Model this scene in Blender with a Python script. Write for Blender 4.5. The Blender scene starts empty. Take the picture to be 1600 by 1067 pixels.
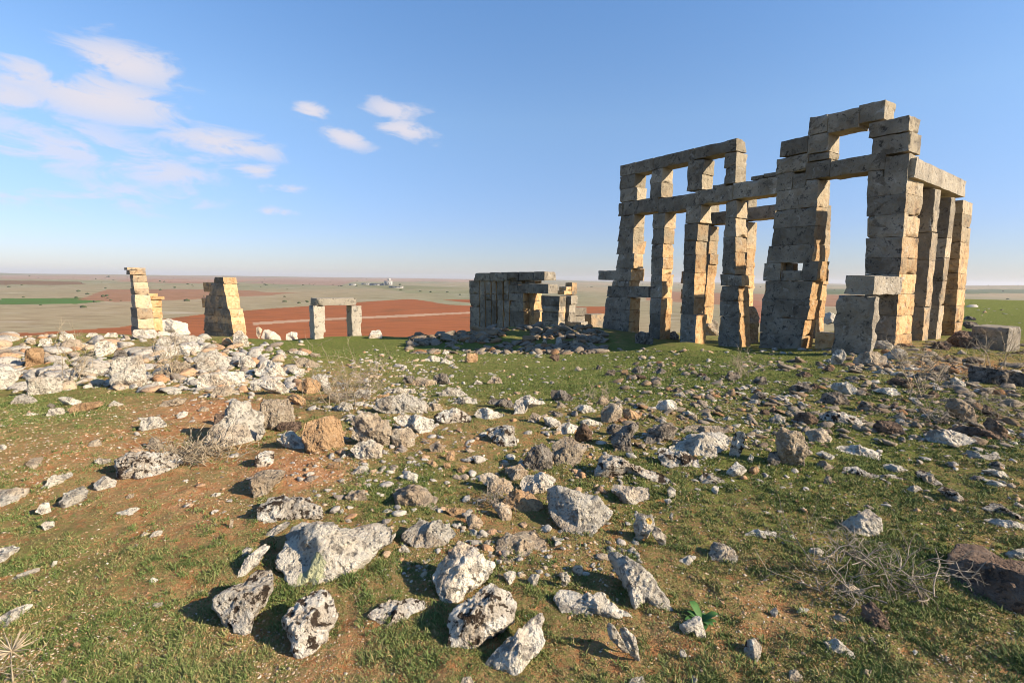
import bpy, math, random
import numpy as np
from mathutils import Matrix, Vector
random.seed(7); RNG = np.random.default_rng(11)
sc = bpy.context.scene; COL = sc.collection

# ------------------------------------------------------------------ camera model (1600x1067 pixel space)
F = 800.0; CX, CY = 800.0, 533.5
TILT = math.radians(6.84); ROLL = math.radians(0.75)
CAM = np.array([0.0, 0.0, 1.70])
_f = np.array([0, math.cos(TILT), -math.sin(TILT)]); _r0 = np.array([1.0, 0, 0]); _u0 = np.array([0, math.sin(TILT), math.cos(TILT)])
UP = math.cos(ROLL) * _u0 - math.sin(ROLL) * _r0
RT = math.cos(ROLL) * _r0 + math.sin(ROLL) * _u0
def ray(u, v):
    u = np.asarray(u, float); v = np.asarray(v, float)
    x = (u - CX) / F; y = -(v - CY) / F
    return x[..., None] * RT + y[..., None] * UP + _f
def project(p):
    d = p - CAM
    w = np.maximum(d @ _f, 1e-3)
    return CX + F * (d @ RT) / w, CY - F * (d @ UP) / w

# ------------------------------------------------------------------ numpy noise
def _h(i, j, k):
    i, j, k = (np.atleast_1d(q).astype(np.uint64) for q in (i, j, k))
    U = np.uint64; M = U(0xFFFFFFFF)
    n = (i * U(374761393) + j * U(668265263) + k * U(2147483647) + U(1013904223)) & M
    n = ((n ^ (n >> U(13))) * U(1274126177)) & M
    n = ((n ^ (n >> U(16))) * U(2246822519)) & M
    return ((n ^ (n >> U(15))) & U(0xFFFF)).astype(float) / 32767.5 - 1.0
def vnoise(p):
    p = np.asarray(p, float)
    b = np.floor(p).astype(np.int64); f = p - b; f = f * f * f * (f * (f * 6 - 15) + 10)
    i, j, k = b[..., 0], b[..., 1], b[..., 2]
    fx, fy, fz = f[..., 0], f[..., 1], f[..., 2]
    def l(a, b_, t): return a + (b_ - a) * t
    x00 = l(_h(i, j, k), _h(i + 1, j, k), fx); x10 = l(_h(i, j + 1, k), _h(i + 1, j + 1, k), fx)
    x01 = l(_h(i, j, k + 1), _h(i + 1, j, k + 1), fx); x11 = l(_h(i, j + 1, k + 1), _h(i + 1, j + 1, k + 1), fx)
    return l(l(x00, x10, fy), l(x01, x11, fy), fz)
def fbm(p, o=4, g=0.5):
    s = 0; a = 1; t = 0
    for q in range(o):
        s = s + a * vnoise(np.asarray(p) * (2.03 ** q) + 17.3 * q); t += a; a *= g
    return s / t
def P3(x, y, z=0.0): return np.stack([x, y, np.zeros_like(x) + z], -1)
def sstep(a, b, x):
    t = np.clip((x - a) / (b - a), 0, 1); return t * t * (3 - 2 * t)

# ------------------------------------------------------------------ terrain
def ground_z(x, y, fine=True, near=False):
    x = np.asarray(x, float); y = np.asarray(y, float)
    r = np.hypot(x, y); ratio = x / np.maximum(y, 0.5)
    m = 0.85 * y - 0.35 * x
    k = sstep(0.86, 0.6, ratio) * (y > 0)
    q = np.maximum(m - 4.8, 0); q = np.where(q < 3, q * q / 6, q - 1.5)
    hill = -0.088 * np.minimum(q, 30) * k
    # bumps
    def g(cx, cy, sx, sy, h): return h * np.exp(-((x - cx) / sx) ** 2 - ((y - cy) / sy) ** 2)
    hill = hill + g(-12.5, 14, 5.5, 3.0, .95) + g(-6.5, 12.5, 3.0, 2.5, .5) + g(1.0, 22.5, 5.0, 2.4, .80) + g(-8.2, 24.4, 4, 2.6, .42)
    hill = hill + g(4.7, 14.3, 1.5, 1.2, .38) + g(3.6, 19.5, 1.8, 2.2, .35) + g(-4.6, 3.2, 2.4, 2.2, -.10) + g(10.5, 14.6, 2.5, 2.0, .12)
    hill = hill + g(8, 6.5, 4, 3, .06) + g(.6, 15.0, 3.0, 2.0, -.08)
    # hill edge and plain below
    edge = 34 + 52 * sstep(.62, .8, ratio) * (y > 0)
    drop = sstep(0, 1, np.clip((r - edge) / (edge * 2.6), 0, 1))
    if near: far = -20.0
    else:
        far = -20 + 7 * fbm(P3(x / 420, y / 420, 3.1), 3) * sstep(500, 1500, r) + 24 * sstep(1500, 5200, r) * (0.75 + .5 * fbm(P3(x / 1500, y / 1500, 8.8), 3))
        far = far + 8 * np.exp(-((x - 2600) / 1500) ** 2 - ((y - 2600) / 700) ** 2) * sstep(1500, 2500, r)
    z = hill * (1 - drop) + far * drop
    if fine:
        w = 1 - sstep(40, 90, r)
        z = z + w * (0.05 * fbm(P3(x / 1.7, y / 1.7, 1.7), 3) + 0.018 * fbm(P3(x / .33, y / .33, 5.7), 2) + 0.011 * vnoise(P3(x / .085, y / .085, 2.7)) * (1 - sstep(7, 14, r)))
    return z
def gz(x, y): return float(np.ravel(ground_z(np.array([x]), np.array([y])))[0])
def _near_z(p): return ground_z(p[..., 0], p[..., 1], False, True)
def hit(u, v):
    """points of the ground seen at pixel (u, v)"""
    u = np.atleast_1d(np.asarray(u, float)); v = np.atleast_1d(np.asarray(v, float))
    if len(u) > 4000:
        return hit_grid(u, v)
    d = ray(u, v); d = d / np.linalg.norm(d, axis=-1, keepdims=True)
    ts = np.geomspace(1.2, 160, 200)
    p = CAM + d[:, None, :] * ts[None, :, None]
    un = p[..., 2] < _near_z(p); found = un.any(1); k = np.clip(un.argmax(1), 1, None)
    lo, hi = ts[k - 1], ts[k]
    lo = np.where(found, lo, 150.); hi = np.where(found, hi, 160.)
    for q in range(2):
        tt = lo[:, None] + (hi - lo)[:, None] * np.linspace(0, 1, 9)[None]
        p = CAM + d[:, None, :] * tt[..., None]
        un = p[..., 2] < (_near_z(p) if q == 0 else ground_z(p[..., 0], p[..., 1], True, True))
        k = np.where(un.any(1), np.clip(un.argmax(1), 1, None), 8); i = np.arange(len(u))
        lo, hi = tt[i, k - 1], tt[i, k]
        if q == 0: lo, hi = lo - .03 * lo, hi + .01 * hi
    return CAM + d * ((lo + hi) / 2)[:, None], found
_G = {}
def hit_grid(u, v):
    if not _G:
        gu = np.arange(-600, 2240, 6.0); gv = np.arange(440, 1126, 3.0)
        A, B = np.meshgrid(gu, gv); t = []
        for r0 in range(0, A.size, 3500):
            P, ok = hit(A.ravel()[r0:r0 + 3500], B.ravel()[r0:r0 + 3500])
            t.append(np.where(ok, np.linalg.norm(P - CAM, axis=1), 900.))
        _G['t'] = np.concatenate(t).reshape(A.shape)
    T = _G['t']; x = np.clip((u + 600) / 6, 0, T.shape[1] - 1.01); y = np.clip((v - 440) / 3, 0, T.shape[0] - 1.01)
    i, j = x.astype(int), y.astype(int); fx, fy = x - i, y - j
    t = (T[j, i] * (1 - fx) + T[j, i + 1] * fx) * (1 - fy) + (T[j + 1, i] * (1 - fx) + T[j + 1, i + 1] * fx) * fy
    ok = (np.maximum(T[j, i], T[j + 1, i + 1]) < 1.35 * np.minimum(T[j, i], T[j + 1, i + 1])) & (t < 150)
    d = ray(u, v); d = d / np.linalg.norm(d, axis=-1, keepdims=True)
    P = CAM + d * t[:, None]; P[:, 2] = ground_z(P[:, 0], P[:, 1], True, True)
    return P, ok

# ------------------------------------------------------------------ scene helpers
def tag(o, label=None, cat=None, group=None, kind=None):
    if cat == 'ruin' or cat == 'gateway': kind = 'thing'
    if label: o['label'] = label
    if cat: o['category'] = cat
    if group: o['group'] = group
    if kind: o['kind'] = kind
    return o
def empty(name, loc):
    o = bpy.data.objects.new(name, None); COL.objects.link(o); o.location = [float(c) for c in loc]
    o.empty_display_size = .3
    return o
def np_mesh(name, verts, faces, mat, smooth=False, attrs=None):
    """faces: list of int arrays (n,3) / (n,4)"""
    me = bpy.data.meshes.new(name)
    verts = np.asarray(verts, np.float32)
    fl = [np.asarray(f, np.int32) for f in faces if len(f)]
    loops = np.concatenate([f.ravel() for f in fl])
    tot = np.concatenate([np.full(len(f), f.shape[1], np.int32) for f in fl])
    start = np.concatenate([[0], np.cumsum(tot)[:-1]]).astype(np.int32)
    me.vertices.add(len(verts)); me.vertices.foreach_set('co', verts.ravel())
    me.loops.add(len(loops)); me.loops.foreach_set('vertex_index', loops)
    me.polygons.add(len(tot)); me.polygons.foreach_set('loop_start', start); me.polygons.foreach_set('loop_total', tot)
    if smooth: me.polygons.foreach_set('use_smooth', np.ones(len(tot), bool))
    for nm, typ, dom, arr in (attrs or []):
        a = me.attributes.new(nm, typ, dom)
        a.data.foreach_set('color' if 'COLOR' in typ else 'value', np.asarray(arr, np.float32).ravel())
    me.materials.append(mat)
    me.update(calc_edges=True); me.validate()
    return me
def link(name, me, parent=None, loc=None):
    o = bpy.data.objects.new(name, me); COL.objects.link(o)
    if parent: o.parent = parent
    if loc is not None: o.location = [float(c) for c in loc]
    return o

# ------------------------------------------------------------------ materials
class NT:
    def __init__(s, name):
        s.m = bpy.data.materials.new(name); s.m.use_nodes = True; s.t = s.m.node_tree; s.n = s.t.nodes
        s.b = s.n['Principled BSDF']; s.b.inputs['Roughness'].default_value = .92
        s.b.inputs['Specular IOR Level'].default_value = .15
    def node(s, typ, **kw):
        n = s.n.new(typ)
        for k, v in kw.items(): setattr(n, k, v)
        return n
    def L(s, a, b): s.t.links.new(a, b)
    def noise(s, vec, scale, detail=4, rough=.55, dist=0.0):
        n = s.node('ShaderNodeTexNoise'); n.inputs['Scale'].default_value = scale; n.inputs['Detail'].default_value = detail
        n.inputs['Roughness'].default_value = rough; n.inputs['Distortion'].default_value = dist
        if vec is not None: s.L(vec, n.inputs['Vector'])
        return n.outputs['Fac']
    def ramp(s, fac, a, b):
        n = s.node('ShaderNodeMapRange', interpolation_type='SMOOTHSTEP'); n.inputs['From Min'].default_value = a; n.inputs['From Max'].default_value = b
        s.L(fac, n.inputs['Value']); return n.outputs['Result']
    def mix(s, fac, a, b, blend='MIX'):
        n = s.node('ShaderNodeMix', data_type='RGBA', blend_type=blend)
        for val, sock in ((fac, n.inputs[0]), (a, n.inputs[6]), (b, n.inputs[7])):
            if isinstance(val, (int, float)): sock.default_value = val
            elif isinstance(val, tuple): sock.default_value = (*val, 1)
            else: s.L(val, sock)
        return n.outputs[2]
    def math(s, op, a, b=None, clamp=False):
        n = s.node('ShaderNodeMath', operation=op, use_clamp=clamp)
        for val, sock in ((a, n.inputs[0]), (b, n.inputs[1])):
            if val is None: continue
            if isinstance(val, (int, float)): sock.default_value = val
            else: s.L(val, sock)
        return n.outputs[0]
    def bump(s, h, dist, strength=1.0, normal=None):
        n = s.node('ShaderNodeBump'); n.inputs['Distance'].default_value = dist; n.inputs['Strength'].default_value = strength
        s.L(h, n.inputs['Height'])
        if normal is not None: s.L(normal, n.inputs['Normal'])
        return n.outputs['Normal']
    def attr(s, name, out='Fac'):
        n = s.node('ShaderNodeAttribute'); n.attribute_name = name; return n.outputs[out]

def rock_material(name, light, mid, dark, spot, white, warm, patch=None):
    t = NT(name)
    tc = t.node('ShaderNodeTexCoord'); oi = t.node('ShaderNodeObjectInfo')
    ad = t.node('ShaderNodeVectorMath', operation='ADD'); t.L(tc.outputs['Object'], ad.inputs[0])
    cb = t.node('ShaderNodeVectorMath', operation='SCALE'); cb.inputs[0].default_value = (37, 51, 23); t.L(oi.outputs['Random'], cb.inputs['Scale']); t.L(cb.outputs[0], ad.inputs[1])
    sc_ = t.node('ShaderNodeVectorMath', operation='SCALE'); t.L(ad.outputs[0], sc_.inputs[0]); t.L(t.math('ADD', .65, t.math('MULTIPLY', t.math('FRACT', t.math('MULTIPLY', oi.outputs['Random'], 17.3)), .8)), sc_.inputs['Scale'])
    v = sc_.outputs[0]
    n1 = t.noise(v, 4.5, 6, .62); n2 = t.noise(v, 13, 6, .65, .4); n3 = t.noise(v, 38, 5, .65); n4 = t.noise(v, 120, 3, .6); nb = t.noise(v, 2.2, 3, .5)
    c = t.mix(t.ramp(n1, .36, .64), mid, light)
    c = t.mix(t.math('MULTIPLY', t.ramp(nb, .50, .66), warm), c, (.43, .28, .15))
    c = t.mix(t.math('MULTIPLY', t.ramp(n2, .565, .62), white), c, (.68, .63, .53))
    c = t.mix(t.math('MULTIPLY', t.ramp(t.math('ADD', n2, t.math('MULTIPLY', n3, .35)), .655 , .60), spot), c, dark)
    c = t.mix(t.math('MULTIPLY', t.ramp(n3, .40, .34), min(1, spot * .8 + .25)), c, dark)
    c = t.mix(t.math('MULTIPLY', t.ramp(n4, .42, .30), .35), c, dark)
    if patch:
        ds = t.node('ShaderNodeVectorMath', operation='DISTANCE'); t.L(tc.outputs['Object'], ds.inputs[0]); ds.inputs[1].default_value = patch[0]
        dd = t.math('ADD', t.math('DIVIDE', ds.outputs['Value'], patch[1]), t.math('MULTIPLY', t.math('SUBTRACT', n2, .5), 1.6))
        c = t.mix(t.math('MULTIPLY', t.ramp(dd, 1.05, .85), .85), c, patch[2])
    hs = t.node('ShaderNodeHueSaturation'); t.L(c, hs.inputs['Color'])
    vv = t.math('ADD', t.math('MULTIPLY', oi.outputs['Random'], .34), .83); t.L(vv, hs.inputs['Value'])
    t.L(hs.outputs[0], t.b.inputs['Base Color'])
    vo = t.node('ShaderNodeTexVoronoi'); vo.inputs['Randomness'].default_value = 1; vo.inputs['Scale'].default_value = 24; t.L(v, vo.inputs['Vector'])
    h = t.math('ADD', t.math('ADD', n2, t.math('MULTIPLY', n3, .55)), t.math('MULTIPLY', n4, .22))
    h = t.math('ADD', h, t.math('MULTIPLY', t.ramp(vo.outputs['Distance'], .0, .40), .40))
    t.L(t.bump(h, .075, 1.0), t.b.inputs['Normal'])
    return t.m
ROCK = {
    'grey': rock_material('pale_limestone', (.68, .61, .485), (.52, .455, .35), (.085, .072, .06), .55, .5, .40),
    'spot': rock_material('lichen_spotted_limestone', (.66, .60, .49), (.40, .33, .245), (.055, .038, .025), 1.0, .9, .15),
    'ochre': rock_material('ochre_limestone', (.52, .33, .17), (.40, .24, .12), (.13, .08, .045), .35, .10, .7),
    'tan': rock_material('tan_limestone', (.46, .37, .255), (.34, .265, .18), (.10, .075, .055), .45, .25, .45),
    'brown': rock_material('brown_pitted_limestone', (.23, .155, .105), (.155, .10, .066), (.06, .043, .033), .75, .06, .3),
    'dark': rock_material('dark_lichened_limestone', (.28, .24, .19), (.175, .145, .11), (.05, .042, .033), .85, .22, .2),
}
def ruin_material(name, shift=0.0):
    t = NT(name)
    g = t.node('ShaderNodeNewGeometry'); v = g.outputs['Position']
    tone = t.attr('tone'); cut = t.attr('cut')
    n1 = t.noise(v, 1.6, 6, .6); n2 = t.noise(v, 5, 6, .66, .3); n3 = t.noise(v, 17, 5, .65); n4 = t.noise(v, 60, 4, .6)
    sep = t.node('ShaderNodeSeparateXYZ'); t.L(v, sep.inputs[0])
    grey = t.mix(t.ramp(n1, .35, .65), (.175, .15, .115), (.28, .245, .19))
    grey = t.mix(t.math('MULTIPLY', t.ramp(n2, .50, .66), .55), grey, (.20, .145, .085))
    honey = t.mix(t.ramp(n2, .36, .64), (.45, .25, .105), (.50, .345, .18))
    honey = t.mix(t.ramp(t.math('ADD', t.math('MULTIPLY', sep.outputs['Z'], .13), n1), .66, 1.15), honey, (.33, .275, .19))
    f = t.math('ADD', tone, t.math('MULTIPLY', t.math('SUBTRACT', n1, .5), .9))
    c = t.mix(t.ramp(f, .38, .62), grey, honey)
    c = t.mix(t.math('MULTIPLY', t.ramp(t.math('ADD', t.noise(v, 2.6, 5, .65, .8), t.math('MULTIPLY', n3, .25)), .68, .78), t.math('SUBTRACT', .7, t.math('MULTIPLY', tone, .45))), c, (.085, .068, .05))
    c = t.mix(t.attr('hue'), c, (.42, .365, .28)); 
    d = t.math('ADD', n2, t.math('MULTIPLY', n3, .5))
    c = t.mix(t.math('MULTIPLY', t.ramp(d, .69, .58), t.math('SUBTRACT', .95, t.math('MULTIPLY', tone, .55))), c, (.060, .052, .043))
    c = t.mix(t.math('MULTIPLY', t.ramp(n4, .42, .33), .4), c, (.10, .085, .06))
    c = t.mix(t.math('MULTIPLY', t.ramp(t.noise(v, 4, 6, .65, .6), .58, .70), .38), c, (.55, .53, .48))
    va = t.node('ShaderNodeHueSaturation'); t.L(c, va.inputs['Color']); t.L(t.math('ADD', .70, t.math('MULTIPLY', cut, .55)), va.inputs['Value'])
    t.L(va.outputs[0], t.b.inputs['Base Color'])
    h = t.math('ADD', t.math('ADD', n2, t.math('MULTIPLY', n3, .6)), t.math('MULTIPLY', n4, .22))
    t.L(t.bump(h, .06, .9), t.b.inputs['Normal'])
    return t.m
RUIN = ruin_material('weathered_limestone_blocks')

def plain_mat(name, c1, c2, scale, rough=.9):
    t = NT(name); tc = t.node('ShaderNodeTexCoord')
    t.L(t.mix(t.ramp(t.noise(tc.outputs['Object'], scale, 4), .35, .65), c1, c2), t.b.inputs['Base Color'])
    t.b.inputs['Roughness'].default_value = rough
    return t.m
M_TWIG = plain_mat('dry_twig', (.33, .28, .21), (.21, .17, .125), 9)
M_STRAW = plain_mat('dry_straw', (.38, .31, .21), (.26, .205, .13), 9)
M_LEAF = plain_mat('fresh_leaf', (.05, .115, .028), (.075, .16, .04), 14, .6)
M_SHRUB = plain_mat('far_shrub', (.04, .055, .025), (.07, .08, .04), .8)
M_PLASTER = plain_mat('whitewashed_plaster', (.40, .38, .34), (.32, .30, .27), .2)
M_ROOF = plain_mat('concrete_roof', (.42, .38, .34), (.34, .31, .28), .2)
M_DARKWIN = plain_mat('dark_window', (.05, .05, .055), (.08, .08, .08), .2)

def ground_material():
    t = NT('ground_soil_and_turf')
    g = t.node('ShaderNodeNewGeometry'); v = g.outputs['Position']
    far = t.attr('far'); green = t.attr('green'); col = t.attr('Col', 'Color')
    n0 = t.noise(v, .55, 4, .6); n1 = t.noise(v, 2.2, 6, .65); n2 = t.noise(v, 8, 6, .68); n3 = t.noise(v, 34, 5, .7); n4 = t.noise(v, 130, 3, .65)
    soil = t.mix(t.ramp(n2, .33, .67), (.40, .17, .068), (.62, .33, .165))
    soil = t.mix(t.math('MULTIPLY', t.ramp(n3, .56, .68), .8), soil, (.45, .29, .16))
    soil = t.mix(t.math('MULTIPLY', t.ramp(n4, .44, .30), .6), soil, (.085, .04, .02))
    dry = t.mix(t.ramp(n3, .35, .65), (.20, .14, .065), (.34, .25, .125))
    turf = t.mix(t.ramp(n3, .36, .66), (.066, .084, .019), (.21, .235, .058))
    turf = t.mix(t.math('MULTIPLY', t.ramp(n2, .48, .70), .50), turf, dry)
    k = t.math('ADD', t.math('ADD', t.math('MULTIPLY', t.math('SUBTRACT', n1, .5), 1.0), t.math('MULTIPLY', t.math('SUBTRACT', n2, .5), 1.2)), t.math('MULTIPLY', t.math('SUBTRACT', n3, .5), 1.6))
    k = t.math('ADD', k, t.math('MULTIPLY', t.math('SUBTRACT', n4, .5), .8))
    moss = t.mix(t.ramp(n4, .38, .62), (.15, .125, .047), (.32, .27, .115))
    soil = t.mix(t.math('MULTIPLY', t.ramp(t.math('ADD', green, t.math('MULTIPLY', k, 1.2)), -.10, .38), .75), soil, moss)
    near = t.mix(t.ramp(t.math('ADD', green, k), .28, .70), soil, turf)
    mp = t.node('ShaderNodeMapping'); mp.inputs['Scale'].default_value = (.012, .05, 1); t.L(v, mp.inputs[0])
    fn = t.noise(mp.outputs[0], 1.0, 7, .7); fn2 = t.noise(v, .035, 6, .7)
    fc = t.mix(t.math('MULTIPLY', t.ramp(fn, .54, .68), t.attr('stony')), col, (.44, .39, .31))
    fc = t.mix(t.math('MULTIPLY', t.ramp(fn2, .50, .30), .35), fc, (.10, .08, .04))
    mp2 = t.node('ShaderNodeMapping'); mp2.inputs['Scale'].default_value = (.05, .5, 1); mp2.inputs['Rotation'].default_value = (0, 0, .22); t.L(v, mp2.inputs[0])
    fc = t.mix(t.math('MULTIPLY', t.ramp(t.noise(mp2.outputs[0], 1, 3, .6), .42, .62), .42), fc, (.10, .045, .02))
    t.L(t.mix(far, near, fc), t.b.inputs['Base Color'])
    h = t.math('ADD', t.math('ADD', n2, t.math('MULTIPLY', n3, .6)), t.math('MULTIPLY', n4, .3))
    t.L(t.bump(h, .075, 1.0), t.b.inputs['Normal'])
    t.b.inputs['Roughness'].default_value = 1.0; t.b.inputs['Specular IOR Level'].default_value = .03
    return t.m

# ------------------------------------------------------------------ greenness of the turf, red soil
GREEN_SPOTS = [  # u, v, ru, rv, weight  (the places of the photo's red soil and lush grass, laid on the ground)
    (250, 700, 260, 45, -.22), (120, 760, 190, 60, -.16), (330, 800, 150, 70, -.2), (230, 900, 190, 90, -.12), (480, 740, 80, 30, -.6),
    (560, 1020, 130, 50, -.25), (800, 840, 160, 70, -.15), (330, 640, 110, 20, -.6), (480, 610, 120, 14, -.2), (1230, 960, 130, 90, -.12),
    (60, 640, 150, 26, .35), (150, 880, 150, 26, .15), (60, 980, 110, 50, .30), (560, 540, 200, 22, .6), (900, 600, 260, 30, .5), (1080, 580, 160, 40, .45),
    (1340, 690, 260, 60, .28), (600, 760, 120, 40, .35), (1100, 760, 200, 60, .2), (1450, 620, 160, 40, .2), (1480, 575, 90, 12, -.55), (1560, 500, 90, 40, .7),
    (1400, 860, 200, 120, .2), (1150, 565, 190, 22, .4), (800, 540, 200, 30, .25), (700, 690, 90, 40, -.1), (1050, 1010, 150, 40, -.25), (700, 960, 200, 80, .05)]
def greenness(p):
    u, v = project(p)
    g = np.full(u.shape, .38)
    for cu, cv, ru, rv, w in GREEN_SPOTS:
        g = g + w * np.exp(-((u - cu) / ru) ** 2 - ((v - cv) / rv) ** 2)
    return np.where((p[..., 1] > 0), g, .4)

# ------------------------------------------------------------------ ground sheet
def in_poly(u, v, poly):
    ins = np.zeros(u.shape, bool); n = len(poly)
    for i in range(n):
        x1, y1 = poly[i]; x2, y2 = poly[(i + 1) % n]
        c = ((y1 > v) != (y2 > v)) & (u < (x2 - x1) * (v - y1) / (y2 - y1 + 1e-9) + x1)
        ins ^= c
    return ins
RED, RUST, PALE = (.29, .098, .039), (.28, .155, .09), (.40, .30, .20)
FIELDS = [
    ([(0, 430), (800, 436), (800, 441), (0, 436)], (.33, .235, .165), .5),
    ([(0, 438), (125, 440), (135, 445), (0, 445)], (.20, .13, .075), .1),
    ([(200, 436), (420, 438), (330, 443), (180, 440)], (.33, .20, .13), .2),
    ([(430, 436), (560, 438), (530, 446), (380, 443)], (.30, .20, .14), .6),
    ([(0, 466), (130, 465), (175, 470), (120, 475), (0, 476)], (.07, .15, .04), 0),
    ([(120, 468), (170, 452), (205, 452), (330, 452), (470, 458), (320, 467), (180, 472)], RUST, .15),
    ([(-200, 540), (-200, 527), (60, 520), (190, 511), (255, 498), (340, 489), (500, 477), (640, 468), (660, 470), (700, 476), (760, 479), (820, 545), (300, 560)], RED, 0),
    ([(690, 468), (760, 468), (760, 474), (735, 474)], RED, 0),
    ([(395, 504), (560, 495), (760, 486), (760, 489), (560, 498.5), (395, 508)], (.42, .27, .17), .3),
    ([(880, 480), (960, 478), (960, 520), (880, 520)], RED, 0),
    ([(1010, 455), (1350, 462), (1350, 478), (1190, 480), (1010, 470)], RUST, .1),
    ([(1170, 470), (1260, 474), (1260, 505), (1170, 505)], (.30, .13, .075), .1),
    ([(1290, 452), (1700, 452), (1700, 458), (1290, 460)], (.10, .13, .06), .2),
    ([(600, 452), (760, 455), (760, 460), (640, 458)], (.22, .22, .12), .2),
    ([(555, 445), (640, 446), (740, 452), (600, 452)], (.20, .20, .10), .2),
]
def build_ground():
    a_f = np.radians(np.arange(-58, 58.01, .125)); a_c = np.radians(np.linspace(58, 302, 84))[1:-1]
    ang = np.concatenate([a_f, a_c]); na = len(ang)
    rad = np.geomspace(.35, 9500, 860); nr = len(rad)
    A, R = np.meshgrid(ang, rad); X = R * np.sin(A); Y = R * np.cos(A)
    Z = ground_z(X, Y)
    V = np.stack([X, Y, Z], -1).reshape(-1, 3)
    V = np.vstack([V, [[0, 0, float(ground_z(0., 0.).ravel()[0])]]])
    i, j = np.meshgrid(np.arange(nr - 1), np.arange(na), indexing='ij'); j2 = (j + 1) % na
    q = np.stack([i * na + j, i * na + j2, (i + 1) * na + j2, (i + 1) * na + j], -1).reshape(-1, 4)
    q = q[:, ::-1]
    jj = np.arange(na); c = np.full(na, nr * na)
    tri = np.stack([c, (jj + 1) % na, jj], -1)
    r = np.hypot(V[:, 0], V[:, 1]); u, v = project(V)
    front = V[:, 1] > 0
    ratio = V[:, 0] / np.maximum(V[:, 1], .5)
    edge = 34 + 52 * sstep(.62, .8, ratio) * front
    far = sstep(0, 1, (r - edge) / (edge * .5))
    green = greenness(V)
    base = np.array([.275, .24, .142]); col = np.tile(base, (len(V), 1))
    big = fbm(np.stack([V[:, 0] / 260, V[:, 1] / 700, np.zeros(len(V))], -1), 4)
    col = col + np.clip(big, -.6, .6)[:, None] * np.array([.11, .04, .03])
    stony = np.full(len(V), .75)
    wob = 1.3 * fbm(P3(V[:, 0] / 60, V[:, 1] / 60, 2.2), 2)
    for poly, c3, st in FIELDS:
        m = in_poly(u, v + wob, poly) & front & (far > .05)
        col[m] = np.array(c3) * (1 + .18 * big[m][:, None]); stony[m] = st
    # pale drifts of stone along the field edges
    col4 = np.concatenate([np.clip(col, .01, 1), np.ones((len(V), 1))], 1)
    me = np_mesh('ground', V, [q, tri], ground_material(), True,
                 [('Col', 'FLOAT_COLOR', 'POINT', col4), ('far', 'FLOAT', 'POINT', far), ('green', 'FLOAT', 'POINT', green), ('stony', 'FLOAT', 'POINT', stony)])
    tag(link('ground', me), kind='structure')
build_ground()

# ------------------------------------------------------------------ rocks
CROPS = {'G1': (0, 490, .25), 'G2': (400, 490, .25), 'G3': (800, 490, .25), 'G4': (1200, 490, .25),
         'H1': (0, 660, .25), 'H2': (400, 660, .25), 'H3': (800, 660, .25), 'H4': (1200, 660, .25),
         'F1': (0, 840, .25), 'F2': (320, 800, .25), 'F3': (660, 820, .25), 'F4': (1000, 820, .2315), 'F5': (1260, 780, .269),
         'C1': (930, 140, .2625), 'C2': (930, 380, .25), 'C3': (1180, 140, .2625), 'C4': (1180, 360, .2626), 'C5': (640, 400, .2), 'C6': (160, 390, .275), 'PX': (0, 0, 1)}
def px(crop, pts):
    x0, y0, s = CROPS[crop]; p = np.asarray(pts, float)
    return np.stack([x0 + p[..., 0] * s, y0 + p[..., 1] * s], -1)

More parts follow.
